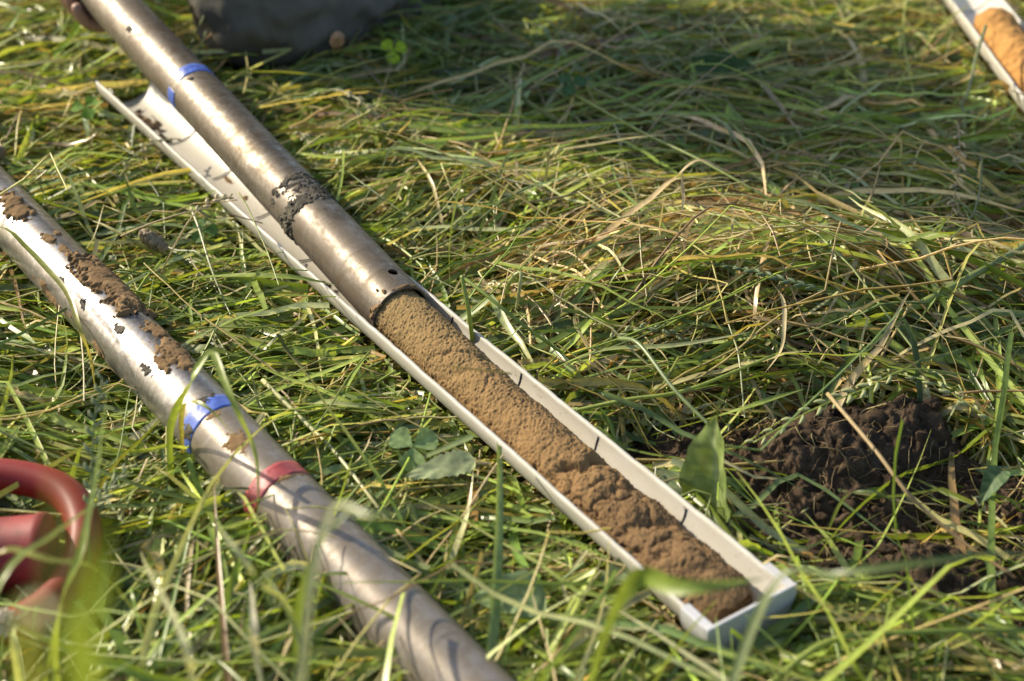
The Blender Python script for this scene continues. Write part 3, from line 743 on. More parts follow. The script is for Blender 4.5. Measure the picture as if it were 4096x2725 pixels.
# ------------------------------------------------------------------ single blades, stems, ears and leaves that stand out
def blade_obj(name, pts, w, c, c2, label, cat='grass shoot', group=None, fold=.3, roll=.2, pointed=True, nseg=26, mt='grass', tubular=False):
    P = smooth_path(pts, nseg); s = np.linspace(0, 1, nseg)[None]
    X, Y, Zv = P[None, :, 0], P[None, :, 1], P[None, :, 2]
    o_ = empty(name, tuple(P[0]), label, cat, group) if False else None
    if tubular:
        V, F = tube(P, w * .5 * (1 - .35 * s[0]), 7)
        C = np.array(c)[None] * (1 - np.repeat(s[0], 7))[:, None] + np.array(c2)[None] * np.repeat(s[0], 7)[:, None]; C = np.vstack([C, [c], [c2]])
        me = npmesh(name, V - P[0], to_tris(F), True, C)
    else:
        T = np.gradient(P, axis=0); T /= np.linalg.norm(T, axis=1, keepdims=True)
        S = np.cross(T, [0, 0, 1.]); S /= np.linalg.norm(S, axis=1, keepdims=True) + 1e-9; Nn = np.cross(S, T)
        a = roll + .5 * np.sin(s[0] * 4 + roll * 9); S2 = S * np.cos(a)[:, None] + Nn * np.sin(a)[:, None]; N2 = np.cross(S2, T)
        tip = np.clip(1 - s[0] ** 3, .05, 1) if pointed else 1 - .2 * s[0]
        W = (w * .5 * tip * np.clip(.6 + 2 * s[0], 0, 1))[:, None]
        V = np.stack([P - S2 * W, P - S2 * W * .5 - N2 * W * fold * .7, P - N2 * W * fold, P + S2 * W * .5 - N2 * W * fold * .7, P + S2 * W], 1)
        V = V.reshape(-1, 3); F = grid_faces(nseg, 5)
        ss = np.repeat(s[0], 5)[:, None]; C = np.array(c)[None] * (1 - ss) + np.array(c2)[None] * ss
        me = npmesh(name, V - P[0], F, True, C)
    o = link(name, me, M[mt]); o.location = Vector(P[0]); return tag(o, label, cat, group)

def pal(k, f=1.): return tuple(v * f for v in PAL[k])
B = blade_obj
B('grass_shoot', [(0.546, 1.623, 0.100), (0.522, 1.563, 0.085), (0.502, 1.510, 0.060), (0.487, 1.512, 0.030), (0.456, 1.479, 0.020)], .0042, pal('g4'), pal('p'), 'pale green stem arching up against the trough with orange soil', 'straw', tubular=True)
B('grass_shoot', [(0.052, 1.572, 0.050), (0.163, 1.417, 0.060), (0.226, 1.342, 0.065), (0.248, 1.313, 0.060), (0.261, 1.295, 0.050)], .0052, pal('g3', .8), pal('s', 1.2), 'long green stem ending in a swollen pale straw sheath', 'straw', tubular=True)
B('hay_straw', [(0.137, 1.282, 0.040), (0.151, 1.247, 0.080), (0.173, 1.250, 0.100), (0.200, 1.250, 0.090), (0.243, 1.277, 0.060)], .0042, pal('s'), pal('s2'), 'tan hay stem bent into an arch above the flattened grass', 'straw', mt='hay')
B('grass_shoot', [(0.068, 1.051, 0.030), (0.078, 1.027, 0.090), (0.101, 1.051, 0.110), (0.140, 1.108, 0.100), (.165, 1.14, .08)], .0020, pal('g4'), pal('g2'), 'fine grey green blade standing in a curve before the hay mound')
B('hay_straw', [(0.242, 0.908, 0.070), (0.260, 0.825, 0.080), (0.279, 0.784, 0.070), (0.310, 0.756, 0.055), (0.337, 0.729, 0.050)], .0034, pal('s2'), pal('b', 1.4), 'grey brown stem lying straight across the dark soil heap', 'straw', tubular=True, mt='hay')
B('grass_shoot', [(0.229, 0.804, 0.015), (0.234, 0.793, 0.060), (0.244, 0.784, 0.075), (0.263, 0.783, 0.070), (0.300, 0.792, 0.030)], .0028, pal('g4'), pal('g5'), 'thin green blade arching over the foot of the dark soil heap')
B('grass_shoot', [(-0.195, 0.933, 0.055), (-0.160, 0.891, 0.050), (-0.131, 0.854, 0.048), (-0.103, 0.806, 0.050), (-0.083, 0.776, 0.045)], .0036, pal('p', 1.5), pal('p', 1.2), 'straight pale stalk lying beside the tape bands of the shiny tube', 'straw', tubular=True)
B('grass_shoot', [(-0.173, 0.914, 0.046), (-0.142, 0.900, 0.058), (-0.108, 0.900, 0.056), (-0.076, 0.911, 0.050)], .0055, pal('p'), pal('g3'), 'broad pale green blade lying between the shiny tube and the capped trough')
B('grass_shoot', [(-0.298, 1.181, 0.075), (-0.284, 1.147, 0.070), (-0.267, 1.102, 0.060), (-0.250, 1.064, 0.050), (-0.234, 1.030, 0.045)], .0026, pal('p'), pal('g4'), 'grey green jointed stem leaning in the grass between the two steel tubes', 'straw', tubular=True)
B('grass_shoot', [(-.50, 1.115, .09), (-0.427, 1.056, 0.120), (-0.399, 1.029, 0.117), (-0.379, 1.008, 0.112), (-0.352, 0.976, 0.105), (-0.334, 0.939, 0.095), (-0.328, 0.935, 0.070), (-0.326, 0.925, 0.030)], .0055, pal('g2'), pal('y'), 'long bright green blade hanging over the shiny tube past its big soil patch')
B('grass_shoot', [(-.246, .826, .03), (-0.242, 0.822, 0.080), (-0.229, 0.802, 0.120), (-0.214, 0.792, 0.150), (-0.209, 0.802, 0.158), (-0.202, 0.811, 0.162), (-0.191, 0.788, 0.157), (-0.178, 0.765, 0.145), (-0.170, 0.764, 0.120), (-0.166, 0.751, 0.100), (-0.170, 0.742, 0.050)], .0060, pal('g2'), pal('g3'), 'green blade folded sharply over the blue and red tape bands')
B('grass_shoot', [(-.243, .85, .03), (-.235, .835, .09), (-.222, .815, .118), (-.205, .80, .122), (-.19, .80, .10)], .004, pal('y', .7), pal('g3'), 'yellowing blade curling over the blue tape on the shiny tube')
B('grass_shoot', [(-.30, .47, .02), (-.275, .50, .14), (-0.255, 0.542, 0.200), (-0.244, 0.589, 0.190), (-0.244, 0.627, 0.170), (-0.247, 0.683, 0.140)], .0040, pal('g2'), pal('g3'), 'soft green blade leaning across the red handle loop')
B('grass_shoot', [(-0.262, 0.600, 0.01), (-0.245, 0.560, 0.120), (-0.233, 0.553, 0.170), (-0.221, 0.563, 0.200), (-0.225, 0.599, 0.200), (-0.235, 0.652, 0.190), (-0.262, 0.767, 0.160)], .0042, pal('g3'), pal('g2'), 'tall green blade rising past the round end of the red handle')
B('grass_shoot', [(-.34, .57, .10), (-0.293, 0.597, 0.160), (-0.277, 0.597, 0.170), (-0.270, 0.600, 0.170), (-0.249, 0.597, 0.165), (-0.232, 0.617, 0.140), (-0.222, 0.651, 0.060), (-.222, .66, .02)], .0050, pal('y', 1.1), pal('g3'), 'yellow topped blade curving over the red handle socket')
B('grass_shoot', [(-0.116, 0.625, 0.03), (-0.123, 0.599, 0.130), (-0.127, 0.564, 0.180), (-0.138, 0.565, 0.200), (-0.156, 0.590, 0.200)], .0070, pal('g4', 1.3), pal('p', 1.3), 'wide pale blade bending over the stained near end of the shiny tube')
B('grass_shoot', [(-.13, .635, .02), (-0.123, 0.622, 0.100), (-0.110, 0.589, 0.160), (-0.095, 0.547, 0.220), (-0.084, 0.529, 0.250), (-0.073, 0.536, 0.260)], .0060, pal('g2'), pal('g1'), 'dark green blade rising in front of the shiny tube after its red tape')
B('hay_straw', [(-0.136, 0.585, 0.03), (-0.138, 0.575, 0.120), (-0.137, 0.572, 0.140), (-0.141, 0.591, 0.140), (-0.148, 0.622, 0.130)], .0050, (.62, .58, .42), (.6, .55, .38), 'bleached white stalk sticking up among the blurred front grass', 'straw', mt='hay')
B('grass_shoot', [(-.157, .515, .02), (-0.155, 0.512, 0.130), (-0.152, 0.500, 0.185), (-0.165, 0.527, 0.190), (-0.200, 0.605, 0.150), (-0.228, 0.680, 0.100)], .0045, pal('p', 1.2), pal('p', 1.3), 'long pale blade leaning away between the red handle and the shiny tube')
B('grass_shoot', [(.01, .40, .0), (.022, .44, .08), (0.045, .52, .17), (0.065, 0.551, 0.200), (0.082, 0.531, 0.215), (0.101, 0.527, 0.220), (0.129, 0.546, 0.208)], .0125, pal('g2', .8), pal('g2'), 'tall green blade bending across the capped end of the brown core', roll=-1.0)
B('grass_shoot', [(.08, .44, .0), (.095, .48, .11), (0.134, 0.552, 0.195), (0.161, 0.531, 0.225), (0.195, 0.529, 0.235), (0.240, 0.543, 0.230), (.28, .565, .21)], .0062, pal('g4', .8), pal('g5'), 'tall dark blade reaching across in front of the dug soil')
B('grass_shoot', [(-.10, .38, .0), (-.094, .41, .16), (-.085, .46, .27), (-0.076, 0.483, 0.300), (-0.061, 0.468, 0.310), (-0.050, 0.469, 0.310), (-0.038, 0.485, 0.300)], .0048, pal('p'), pal('g4'), 'tall greyish blade nodding above the gap between tube and trough')
B('grass_shoot', [(-.64, 1.42, .05), (-0.570, 1.451, 0.088), (-0.534, 1.474, 0.090), (-0.502, 1.502, 0.085), (-0.482, 1.524, 0.070)], .0058, pal('p', 1.2), pal('p'), 'pale blade lying out beyond the open end of the capped trough')
B('grass_shoot', [(0.315, 1.027, 0.065), (0.343, 1.031, 0.080), (0.384, 1.055, 0.090), (0.447, 1.111, 0.090)], .0085, pal('g3'), pal('g4'), 'thick jointed pale green stalk lying at the end of the hay mound', 'straw', tubular=True)
B('hay_straw', [(0.120, 1.101, 0.015), (0.119, 1.083, 0.070), (0.124, 1.096, 0.100), (0.126, 1.093, 0.140)], .0062, pal('y'), pal('s'), 'upright yellow blade standing at the hay mound', 'straw', mt='hay')
B('hay_straw', [(0.035, 1.255, 0.015), (0.029, 1.240, 0.070), (0.031, 1.244, 0.100), (0.036, 1.249, 0.130)], .0034, pal('g3'), pal('s2'), 'single thin straw standing straight up where sun meets shade', 'straw', mt='hay')
B('grass_shoot', [(-0.030, 1.005, 0.02), (-0.035, 1.000, 0.075), (-0.041, 1.012, 0.103), (-0.039, 1.012, 0.104), (-0.020, 0.992, 0.100), (0.006, 0.978, 0.085), (0.052, 0.989, 0.040)], .0040, pal('g3'), pal('g2'), 'pale green stem snapped into an upside down V behind the far trough rim', tubular=True)
B('grass_shoot', [(-0.011, 1.075, 0.02), (-0.005, 1.057, 0.070), (0.006, 1.055, 0.086), (0.005, 1.048, 0.070), (0.000, 1.049, 0.02)], .0042, pal('g3'), pal('p'), 'short stem folded double in the sunny grass past the tube mouth', tubular=True)
B('hay_straw', [(0.215, 1.044, 0.090), (0.219, 1.004, 0.095), (0.216, 0.974, 0.090), (0.213, 0.960, 0.075), (0.201, 0.950, 0.060)], .0040, pal('s', 1.2), pal('s'), 'bleached straw hanging over the front of the hay mound', 'straw', mt='hay')
B('grass_shoot', [(0.064, 1.492, 0.060), (0.125, 1.370, 0.075), (0.181, 1.292, 0.080), (0.235, 1.229, 0.075), (0.281, 1.209, 0.060)], .0036, pal('g3'), pal('g4'), 'long green stem lying slantwise through the shaded grass', tubular=True)
B('grass_shoot', [(0.085, 0.965, 0.08), (0.099, 0.941, 0.090), (0.122, 0.888, 0.085), (0.147, 0.850, 0.078)], .0042, pal('g4', 1.2), pal('g4'), 'blue green stem pointing down at the tip of the dock leaf', tubular=True)
B('grass_shoot', [(0.110, 0.905, 0.030), (0.172, 0.892, 0.065), (0.201, 0.902, 0.070), (0.225, 0.914, 0.070)], .0052, pal('g2'), pal('g3'), 'bright blade lying across the dark soil behind the dock leaf')
B('grass_shoot', [(0.021, 0.948, 0.055), (0.070, 0.955, 0.075), (0.129, 0.957, 0.080), (0.189, 0.970, 0.085)], .0060, pal('g2'), pal('p'), 'broad blade lying level between the far trough rim and the hay mound')
B('grass_shoot', [(0.045, 0.912, 0.045), (0.088, 0.909, 0.060), (0.135, 0.910, 0.070), (0.204, 0.938, 0.085)], .0036, pal('g3'), pal('g3'), 'smooth green stem rising from the far trough rim over the bare soil', tubular=True)
B('grass_shoot', [(0.157, 0.615, 0.060), (0.195, 0.642, 0.070), (0.242, 0.650, 0.072), (0.323, 0.662, 0.065)], .0046, pal('g3'), pal('g2'), 'long soft stem lying in front of the dug soil and end cap', tubular=True)
B('grass_shoot', [(-0.317, 1.087, 0.050), (-0.247, 1.068, 0.070), (-0.191, 1.058, 0.076), (-0.150, 1.062, 0.066)], .0078, pal('g2'), pal('g3'), 'wide glossy blade reaching from the soil patch of the shiny tube to the trough')
B('grass_shoot', [(-.11, .20, .0), (-.105, .235, .25), (-0.095, 0.231, 0.460), (-0.082, 0.209, 0.500), (-0.075, 0.199, 0.525), (-0.072, 0.199, 0.540)], .0075, pal('g2', .8), pal('g2', .9), 'very tall uncut blade standing between the viewer and the red handle')
B('grass_shoot', [(-.13, .19, .0), (-.115, .23, .25), (-0.098, 0.211, 0.480), (-0.086, 0.198, 0.510), (-0.082, 0.204, 0.530), (-0.081, 0.207, 0.550)], .0036, pal('g2', .8), pal('y', .8), 'very tall yellowing blade standing close beside the uncut green one')
# loose sprays crossing the trough rim and the tube
B('hay_straw', [(-.36, 1.16, .055), (-.325, 1.158, .072), (-.285, 1.16, .084), (-.262, 1.168, .076), (-.235, 1.19, .055)], .0018, pal('s'), pal('s2'), 'thin straw lying over the trough rim beside the clay ring of the tube', 'straw', mt='hay', tubular=True)

# front tufts that stay upright close to the lens
tufts = [(-.21, .44), (-.13, .40), (-.05, .43), (.03, .47), (.12, .46), (.20, .50), (-.27, .50), (.27, .52)]
for i, (bx, by) in enumerate(tufts):
    o = empty('grass_tuft', (bx, by, .0), 'upright green tuft growing ' + ('between the red handle and the near end of the shiny tube', 'at the near end of the shiny tube', 'just beside the near end of the shiny tube, towards the trough',
              'below the capped trough, closest to the shiny tube', 'directly in front of the trough end cap', 'in front of the dug soil, closest to the end cap', 'in front of the lower bar of the red handle', 'in front of the dug soil, far from the end cap')[i], 'grass tuft', 'upright tufts in the front grass')
    for k in range(7):
        a = rng.uniform(-.9, 3.9); hgt = rng.uniform(.07, .10 if i in (3, 4, 5) else .17); r_ = rng.uniform(.02, .10)
        P0 = np.array([bx + rng.normal(0, .012), by + rng.normal(0, .012), .0]); d = np.array([math.cos(a), math.sin(a), 0])
        pts = [P0, P0 + d * r_ * .25 + [0, 0, hgt * .55], P0 + d * r_ * .6 + [0, 0, hgt * .95], P0 + d * r_ * 1.2 + [0, 0, hgt * rng.uniform(.75, 1.02)]]
        ob = B('blade', pts, rng.uniform(.003, .006), tuple(pick(1, ['g1', 'g2', 'g3'], [.4, .4, .2])[0]), tuple(pick(1, ['g2', 'g3', 'y', 'p'], [.4, .3, .1, .2])[0]), None, None)
        w_ = ob.location.copy(); ob.parent = o; ob.location = w_ - Vector((bx, by, 0))

# ryegrass ears: stalk with spikelets set alternately
def spike_mesh(l, w):
    V, F = tube([(0, 0, 0), (l * .2, 0, w * .35), (l * .5, 0, w * .55), (l * .8, 0, w * .5), (l, 0, w * .35)], [w * .12, w * .42, w * .5, w * .3, w * .04], 6); return V, to_tris(F)
def ear(pts, n_, l, w, c, c2, label, start=.4, stalk_w=.0014):
    P = smooth_path(pts, 40); o = empty('ryegrass_ear', tuple(P[0]), label, 'grass ear', 'ryegrass ears with spikelets')
    V, F = tube(P, stalk_w * .5, 6); C = np.tile(np.array(c), (len(V), 1))
    st = link('stalk', npmesh('stalk', V - P[0], to_tris(F), True, C), M['grass'], o, False)
    V, F = spike_mesh(l, w); me = npmesh('spikelet', V, F, True, np.tile(np.array(c2), (len(V), 1)))
    me.materials.append(M['hay'])
    ref = np.array([.2, .1, 1.])
    for i in range(n_):
        t = start + (1 - start) * i / (n_ - 1) * .99; q = t * 39; k = min(int(q), 38); p = P[k] + (P[k + 1] - P[k]) * (q - k); T = P[k + 1] - P[k]; T /= np.linalg.norm(T)
        S = np.cross(T, ref); S /= np.linalg.norm(S); S = S * (1 if i % 2 else -1)
        dx = T * .86 + S * .5; dx /= np.linalg.norm(dx); dz = S - dx * (S @ dx); dz /= np.linalg.norm(dz); dy = np.cross(dz, dx)
        s_ = link('spikelet', me, None, o, False); sc_ = 1 - .45 * abs(i / (n_ - 1) - .35)
        s_.matrix_local = Matrix.Translation(Vector(p - P[0])) @ Matrix((Vector(dx), Vector(dy), Vector(dz))).transposed().to_4x4() @ Matrix.Scale(sc_, 4)
    return o
SP = (.33, .36, .17)
ear([(.45, 1.40, .05), (0.443, 1.347, 0.100), (0.434, 1.297, 0.100), (0.426, 1.260, 0.090), (0.412, 1.215, 0.075), (0.406, 1.193, 0.055)], 17, .010, .0042, pal('s2'), pal('s'), 'straw coloured ryegrass ear hanging down over shaded grass', .3)
ear([(.33, 1.035, .08), (0.263, 1.024, 0.092), (0.231, 1.023, 0.100), (0.200, 1.035, 0.103), (0.172, 1.057, 0.097)], 19, .010, .0038, pal('g4'), (.12, .17, .09), 'dark green ryegrass ear lying along the sunlit hay mound', .3)
ear([(.37, .95, .06), (0.309, 0.932, 0.078), (0.271, 0.915, 0.070), (0.230, 0.891, 0.068), (0.182, 0.868, 0.052)], 18, .012, .0044, pal('g3'), SP, 'pale green ryegrass ear lying over the top of the dark soil heap', .35)
ear([(-0.276, 0.707, 0.02), (-0.274, 0.720, 0.075), (-0.274, 0.741, 0.100), (-0.275, 0.769, 0.130), (-0.273, 0.795, 0.150)], 17, .0085, .0034, pal('g4'), (.26, .30, .15), 'upright ryegrass ear standing between the red handle and the shiny tube', .42)
ear([(-.30, .745, .03), (-0.285, 0.760, 0.060), (-0.275, 0.770, 0.072), (-0.262, 0.787, 0.082)], 10, .009, .0036, pal('g4'), SP, 'short pale ryegrass ear leaning low next to the red handle', .4)
ear([(-.40, 1.25, .04), (-.385, 1.30, .06), (-.372, 1.345, .062), (-.355, 1.38, .05)], 12, .009, .0036, pal('p'), (.5, .45, .26), 'bleached ryegrass ear in the grass beside the open end of the capped trough', .3)
ear([(-.245, 1.42, .03), (-.235, 1.40, .055), (-.215, 1.36, .06), (-.20, 1.32, .05)], 12, .010, .004, pal('p'), (.48, .45, .27), 'pale ryegrass ear lying close along the brown tube on its grassy side', .3)
ear([(-.23, 1.50, .04), (-.20, 1.47, .07), (-.16, 1.42, .075), (-.135, 1.39, .055)], 13, .010, .004, pal('p'), (.46, .42, .24), 'pale ryegrass ear on the ground in front of the kneeling person', .35)
ear([(-.315, 1.10, .045), (-.29, 1.135, .085), (-.272, 1.16, .094), (-.258, 1.172, .092)], 9, .0085, .0036, pal('s'), (.55, .47, .28), 'small straw ear resting against the clay ring of the brown tube', .45)
ear([(.05, .98, .04), (.085, 1.0, .06), (.12, 1.01, .062), (.155, 1.0, .05)], 13, .010, .0036, pal('g4'), SP, 'grey green ryegrass ear lying beside the far rim of the capped trough', .3)
ear([(.40, .87, .05), (.36, .90, .06), (.33, .93, .066), (.30, .955, .06)], 12, .010, .0038, pal('g3'), SP, 'loose green ryegrass ear behind the dark soil heap', .3)

# broad leaves
def leaf_mesh(l, w, cup=.25, bend=.4, notch=0, serr=0, seed=0, nl=22, nw=13, round_=.55, c=(.10, .17, .05), c2=(.3, .34, .2)):
    s = np.linspace(0, 1, nl); v = np.linspace(-1, 1, nw); S_, Vv = np.meshgrid(s, v, indexing='ij')
    prof = np.sin(np.pi * np.clip(S_, 0, 1) ** round_) ** .75 + .02
    prof = prof * (1 + serr * np.sin(S_ * 60))
    y = Vv * prof * w / 2; x = S_ * l - notch * l * np.exp(-(Vv / .25) ** 2) * sstep(.8, 1, S_)
    z = cup * np.abs(y) - bend * l * S_ ** 2 * .5 + .03 * w * np.sin(S_ * 26 + np.abs(Vv) * -5) * np.abs(Vv) + .04 * w * fbm(x * 90, y * 90, seed=seed)
    V = np.stack([x, y, z], -1).reshape(-1, 3)
    vein = np.exp(-(Vv / .09) ** 2)[..., None] * .6 + (.25 * sstep(.7, 1, np.sin(S_ * 26 + np.abs(Vv) * -6)))[..., None]
    C = (np.array(c) * (1 - vein) + np.array(c2) * vein).reshape(-1, 3) * (1 + .25 * fbm(V[:, 0] * 120, V[:, 1] * 120, seed=seed + 1))[:, None]
    return npmesh('leaf', V, grid_faces(nl, nw), True, C)

def place(o, base, tip, nrm):
    x = np.array(tip, float) - base; x /= np.linalg.norm(x); z = np.array(nrm, float); z -= x * (z @ x); z /= np.linalg.norm(z); y = np.cross(z, x)
    o.matrix_world = Matrix.Translation(Vector(base)) @ Matrix((Vector(x), Vector(y), Vector(z))).transposed().to_4x4(); return o

def leaf(name, base, tip, w, nrm, label, cat, group=None, **k):
    l = float(np.linalg.norm(np.array(tip) - np.array(base)))
    return tag(place(link(name, leaf_mesh(l, w, **k), M['leaf']), base, tip, nrm), label, cat, group)

leaf('dock_leaf', (.152, .804, .012), (.140, .818, .110), .046, (-.78, -.62, .12), 'upright mottled dock leaf standing behind the capped trough by the soil', 'leaf', cup=.5, bend=.1, seed=3, round_=.8, c=(.22, .29, .09), c2=(.42, .45, .26))
leaf('dock_leaf', (.155, .81, .03), (.108, .835, .055), .024, (-.2, -.5, 1), 'pale wilted leaf flopped at the foot of the upright dock leaf', 'leaf', cup=.2, bend=.4, seed=5, c=(.24, .30, .15), c2=(.4, .43, .27))
leaf('broad_leaf', (.025, .70, .05), (-.02, .688, .062), .034, (.1, -.3, 1), 'large soft grey green leaf below the capped trough in the front grass', 'leaf', cup=.2, bend=.3, seed=6, c=(.26, .35, .16), c2=(.3, .36, .2))
leaf('broad_leaf', (.10, .735, .045), (.062, .715, .055), .03, (-.2, -.3, 1), 'dull green leaf tucked against the lower side of the capped trough', 'leaf', cup=.2, bend=.3, seed=7, c=(.15, .2, .09))
leaf('broad_leaf', (.085, .77, .045), (.06, .80, .05), .022, (-.2, -.5, 1), 'small mottled leaf beside the trough halfway along the brown core', 'leaf', cup=.1, bend=.3, seed=8, c=(.18, .24, .12))
leaf('broad_leaf', (.362, .842, .05), (.342, .822, .045), .017, (-.4, -.4, 1), 'dark green leaf curled at the edge of the dug soil', 'leaf', cup=.6, bend=.8, seed=9, c=(.08, .14, .06), c2=(.3, .35, .2))
leaf('nettle_leaf', (-.025, .835, .056), (-.075, .815, .058), .022, (-.1, -.3, 1), 'pale toothed leaf lying near the clover between tube and trough', 'leaf', cup=.15, bend=.2, serr=.1, seed=10, c=(.36, .42, .22), c2=(.4, .42, .26))
leaf('broad_leaf', (.20, 1.60, .05), (.29, 1.585, .06), .05, (0, -.4, 1), 'broad dark leaf in the shade behind the flattened grass', 'leaf', cup=.2, bend=.3, seed=12, c=(.05, .10, .03), c2=(.08, .13, .05))
leaf('broad_leaf', (-.60, .98, .05), (-.56, .955, .07), .03, (0, -.3, 1), 'small round leaf low in the grass outside the shiny tube', 'leaf', cup=.2, bend=.3, seed=13, c=(.10, .18, .05))

def clover(base, top, r, label, c, nrm=(0, -.5, .85), rot=0.):
    o = empty('clover_leaf', base, label, 'clover', None)
    base = np.array(base); top = np.array(top)
    V, F = tube(smooth_path([base, base * .6 + top * .4 + [.004, 0, .004], top], 12), .0006, 6)
    link('leaf_stalk', npmesh('leaf_stalk', V - base, to_tris(F), True, np.tile(np.array(pal('g3')), (len(V), 1))), M['leaf'], o, False)
    me = leaf_mesh(r, r * .95, cup=.25, bend=.15, notch=.12, seed=2, nl=12, nw=9, round_=1.5, c=c, c2=tuple(x * 1.3 for x in c)); me.materials.append(M['leaf'])
    z = np.array(nrm, float); z /= np.linalg.norm(z); x0 = np.cross([0, 1, .2], z); x0 /= np.linalg.norm(x0); y0 = np.cross(z, x0)
    for k in range(3):
        a = rot + k * 2.094; d = x0 * math.cos(a) + y0 * math.sin(a)
        q = link('leaflet', me, None, o, False); yv = np.cross(z, d)
        q.matrix_local = Matrix.Translation(Vector(top - base)) @ Matrix((Vector(d), Vector(yv), Vector(z))).transposed().to_4x4()
    return o
clover((-.15, 1.585, .02), (-.142, 1.567, .078), .017, 'bright yellow green clover leaf glowing in front of the dark trousers', (.34, .46, .03), (.2, -.6, .7), .6)
clover((-.07, .86, .02), (-.071, .847, .058), .020, 'grey green clover leaf beside the near rim of the capped trough', (.24, .34, .14), (0, -.5, .85), .5)
clover((-.46, 1.42, .02), (-.455, 1.41, .07), .016, 'fresh green clover leaf beyond the open end of the capped trough', (.17, .30, .05), (0, -.5, .8), 1.)
clover((-.29, 1.17, .02), (-.285, 1.165, .06), .014, 'dark clover leaf hidden in grass between the two steel tubes', (.10, .19, .05), (0, -.5, .8), 0.)
clover((.05, 1.52, .02), (.06, 1.50, .07), .018, 'dull clover leaf in the shade behind the tall grass', (.07, .14, .05), (0, -.4, .9), .3)

def plantain(base, top, l, r, label, c):
    o = empty('plantain_head', base, label, 'seed head', 'plantain seed heads'); base = np.array(base); top = np.array(top); d = top - base; d = d / np.linalg.norm(d)
    V, F = tube(smooth_path([base, (base + top) / 2 + [0, 0, .006], top], 12), .0009, 6)
    link('stalk', npmesh('stalk', V - base, to_tris(F), True, np.tile(np.array(pal('g4')), (len(V), 1))), M['leaf'], o, False)
    k = 30; P = top + d[None] * np.linspace(0, l, k)[:, None]; V, F = tube(P, r * np.sin(np.pi * np.linspace(.06, .94, k)) ** .5, 22)
    ax_ = top + d[None] * ((V - top) @ d)[:, None]; V = ax_ + (V - ax_) * (1 + .38 * vnoise(V[:, 0] * 1100, V[:, 1] * 1100, V[:, 2] * 1100, 3))[:, None]
    C = np.array(c)[None] * (1 + .4 * vnoise(V[:, 0] * 900, V[:, 1] * 900, V[:, 2] * 900, 5))[:, None]
    link('seed_head', npmesh('seed_head', V - base, to_tris(F), True, C), M['hay'], o, False); return o
plantain((-.235, 1.62, .02), (-.208, 1.560, .085), .030, .0072, 'tan plantain seed head leaning across in front of the trousers', (.42, .27, .16))
plantain((-.285, 1.12, .04), (-.312, 1.132, .056), .030, .0070, 'fuzzy brown plantain head lying between the shiny tube and the trough', (.34, .26, .15))
plantain((-.56, 1.30, .03), (-.535, 1.315, .048), .026, .0075, 'stubby brown plantain head in the grass past the soiled end of the shiny tube', (.30, .22, .13))

fl = empty('clover_flower', (-.305, .60, .01), 'white clover flower by the lower bar of the red handle', 'flower')
V, F = tube([(0, 0, 0), (.002, .012, .04), (.006, .027, .078)], .0008, 6); link('stalk', npmesh('stalk', V, to_tris(F), True, np.tile(np.array(pal('g3')), (len(V), 1))), M['leaf'], fl, False)
pt, pf = tube([(0, 0, 0), (.004, 0, .0004), (.0075, 0, .0015), (.009, 0, .003)], [.0004, .0012, .0012, .0003], 5)
pm = npmesh('petal', pt, to_tris(pf), True, np.tile(np.array((.72, .66, .55)), (len(pt), 1))); pm.materials.append(M['hay'])
for i in range(46):
    zz = 1 - 1.75 * (i + .5) / 46; a = i * 2.4; rr = math.sqrt(max(0, 1 - zz * zz)); d = Vector((rr * math.cos(a), rr * math.sin(a), zz))
    q = link('petal', pm, None, fl, False); q.matrix_local = Matrix.Translation((.006, .027, .078)) @ d.to_track_quat('X', 'Z').to_matrix().to_4x4()

# clods and rootlets
def clod_mesh(r, seed):
    bm = bmesh.new(); bmesh.ops.create_icosphere(bm, subdivisions=3, radius=1)
    P = np.array([v.co for v in bm.verts]); d = 1 + .42 * fbm(P[:, 0] * 1.6, P[:, 1] * 1.6, P[:, 2] * 1.6 + seed, 3, seed) + .16 * fbm(P[:, 0] * 7, P[:, 1] * 7, P[:, 2] * 7, 2, seed + 1)
    for v, p, k in zip(bm.verts, P, d): v.co = Vector(p * k * r) * 1.; v.co.z *= .75
    me = bpy.data.meshes.new('soil_clod'); bm.to_mesh(me); bm.free(); me.shade_smooth(); me.materials.append(M['peat']); return me
cms = [clod_mesh(1, s_) for s_ in range(4)]
def heapz(x, y):
    i = int(round((x - .07) / .45 * (n - 1))); j = int(round((y - .64) / .42 * (n - 1))); return float(Z[min(max(i, 0), n - 1), min(max(j, 0), n - 1)])
for i in range(34):
    a = rng.uniform(0, 6.28); q = rng.uniform(0, 1) ** .6; x_, y_ = .27 + q * .13 * math.cos(a), .845 + q * .11 * math.sin(a); r_ = rng.uniform(.002, .0062)
    o = bpy.data.objects.new('soil_clod', cms[i % 4]); col.objects.link(o); o.location = (x_, y_, heapz(x_, y_) + r_ * .25); o.scale = (r_, r_ * rng.uniform(.8, 1.2), r_); o.rotation_euler = (0, 0, rng.uniform(0, 6))
    tag(o, 'small crumb of dark soil resting on the dug soil heap', 'soil clod', 'crumbs on the soil heap')
ra_ = Acc()
nr = 130; x, y = rng.normal(.275, .085, nr), rng.normal(.85, .075, nr); th = rng.uniform(-3.14, 3.14, nr); L = rng.uniform(.015, .06, nr); kseg = 7
s = np.linspace(0, 1, kseg + 1)[None]; hd_ = th[:, None] + rng.normal(0, 1.6, (nr, 1)) * s + .6 * np.sin(s * 9 + rng.uniform(0, 6, (nr, 1)))
Xr = x[:, None] + np.cumsum(np.cos(hd_) * L[:, None] / kseg, 1); Yr = y[:, None] + np.cumsum(np.sin(hd_) * L[:, None] / kseg, 1)
ii = np.clip(((Xr - .07) / .45 * (n - 1)).round().astype(int), 0, n - 1); jj = np.clip(((Yr - .64) / .42 * (n - 1)).round().astype(int), 0, n - 1)
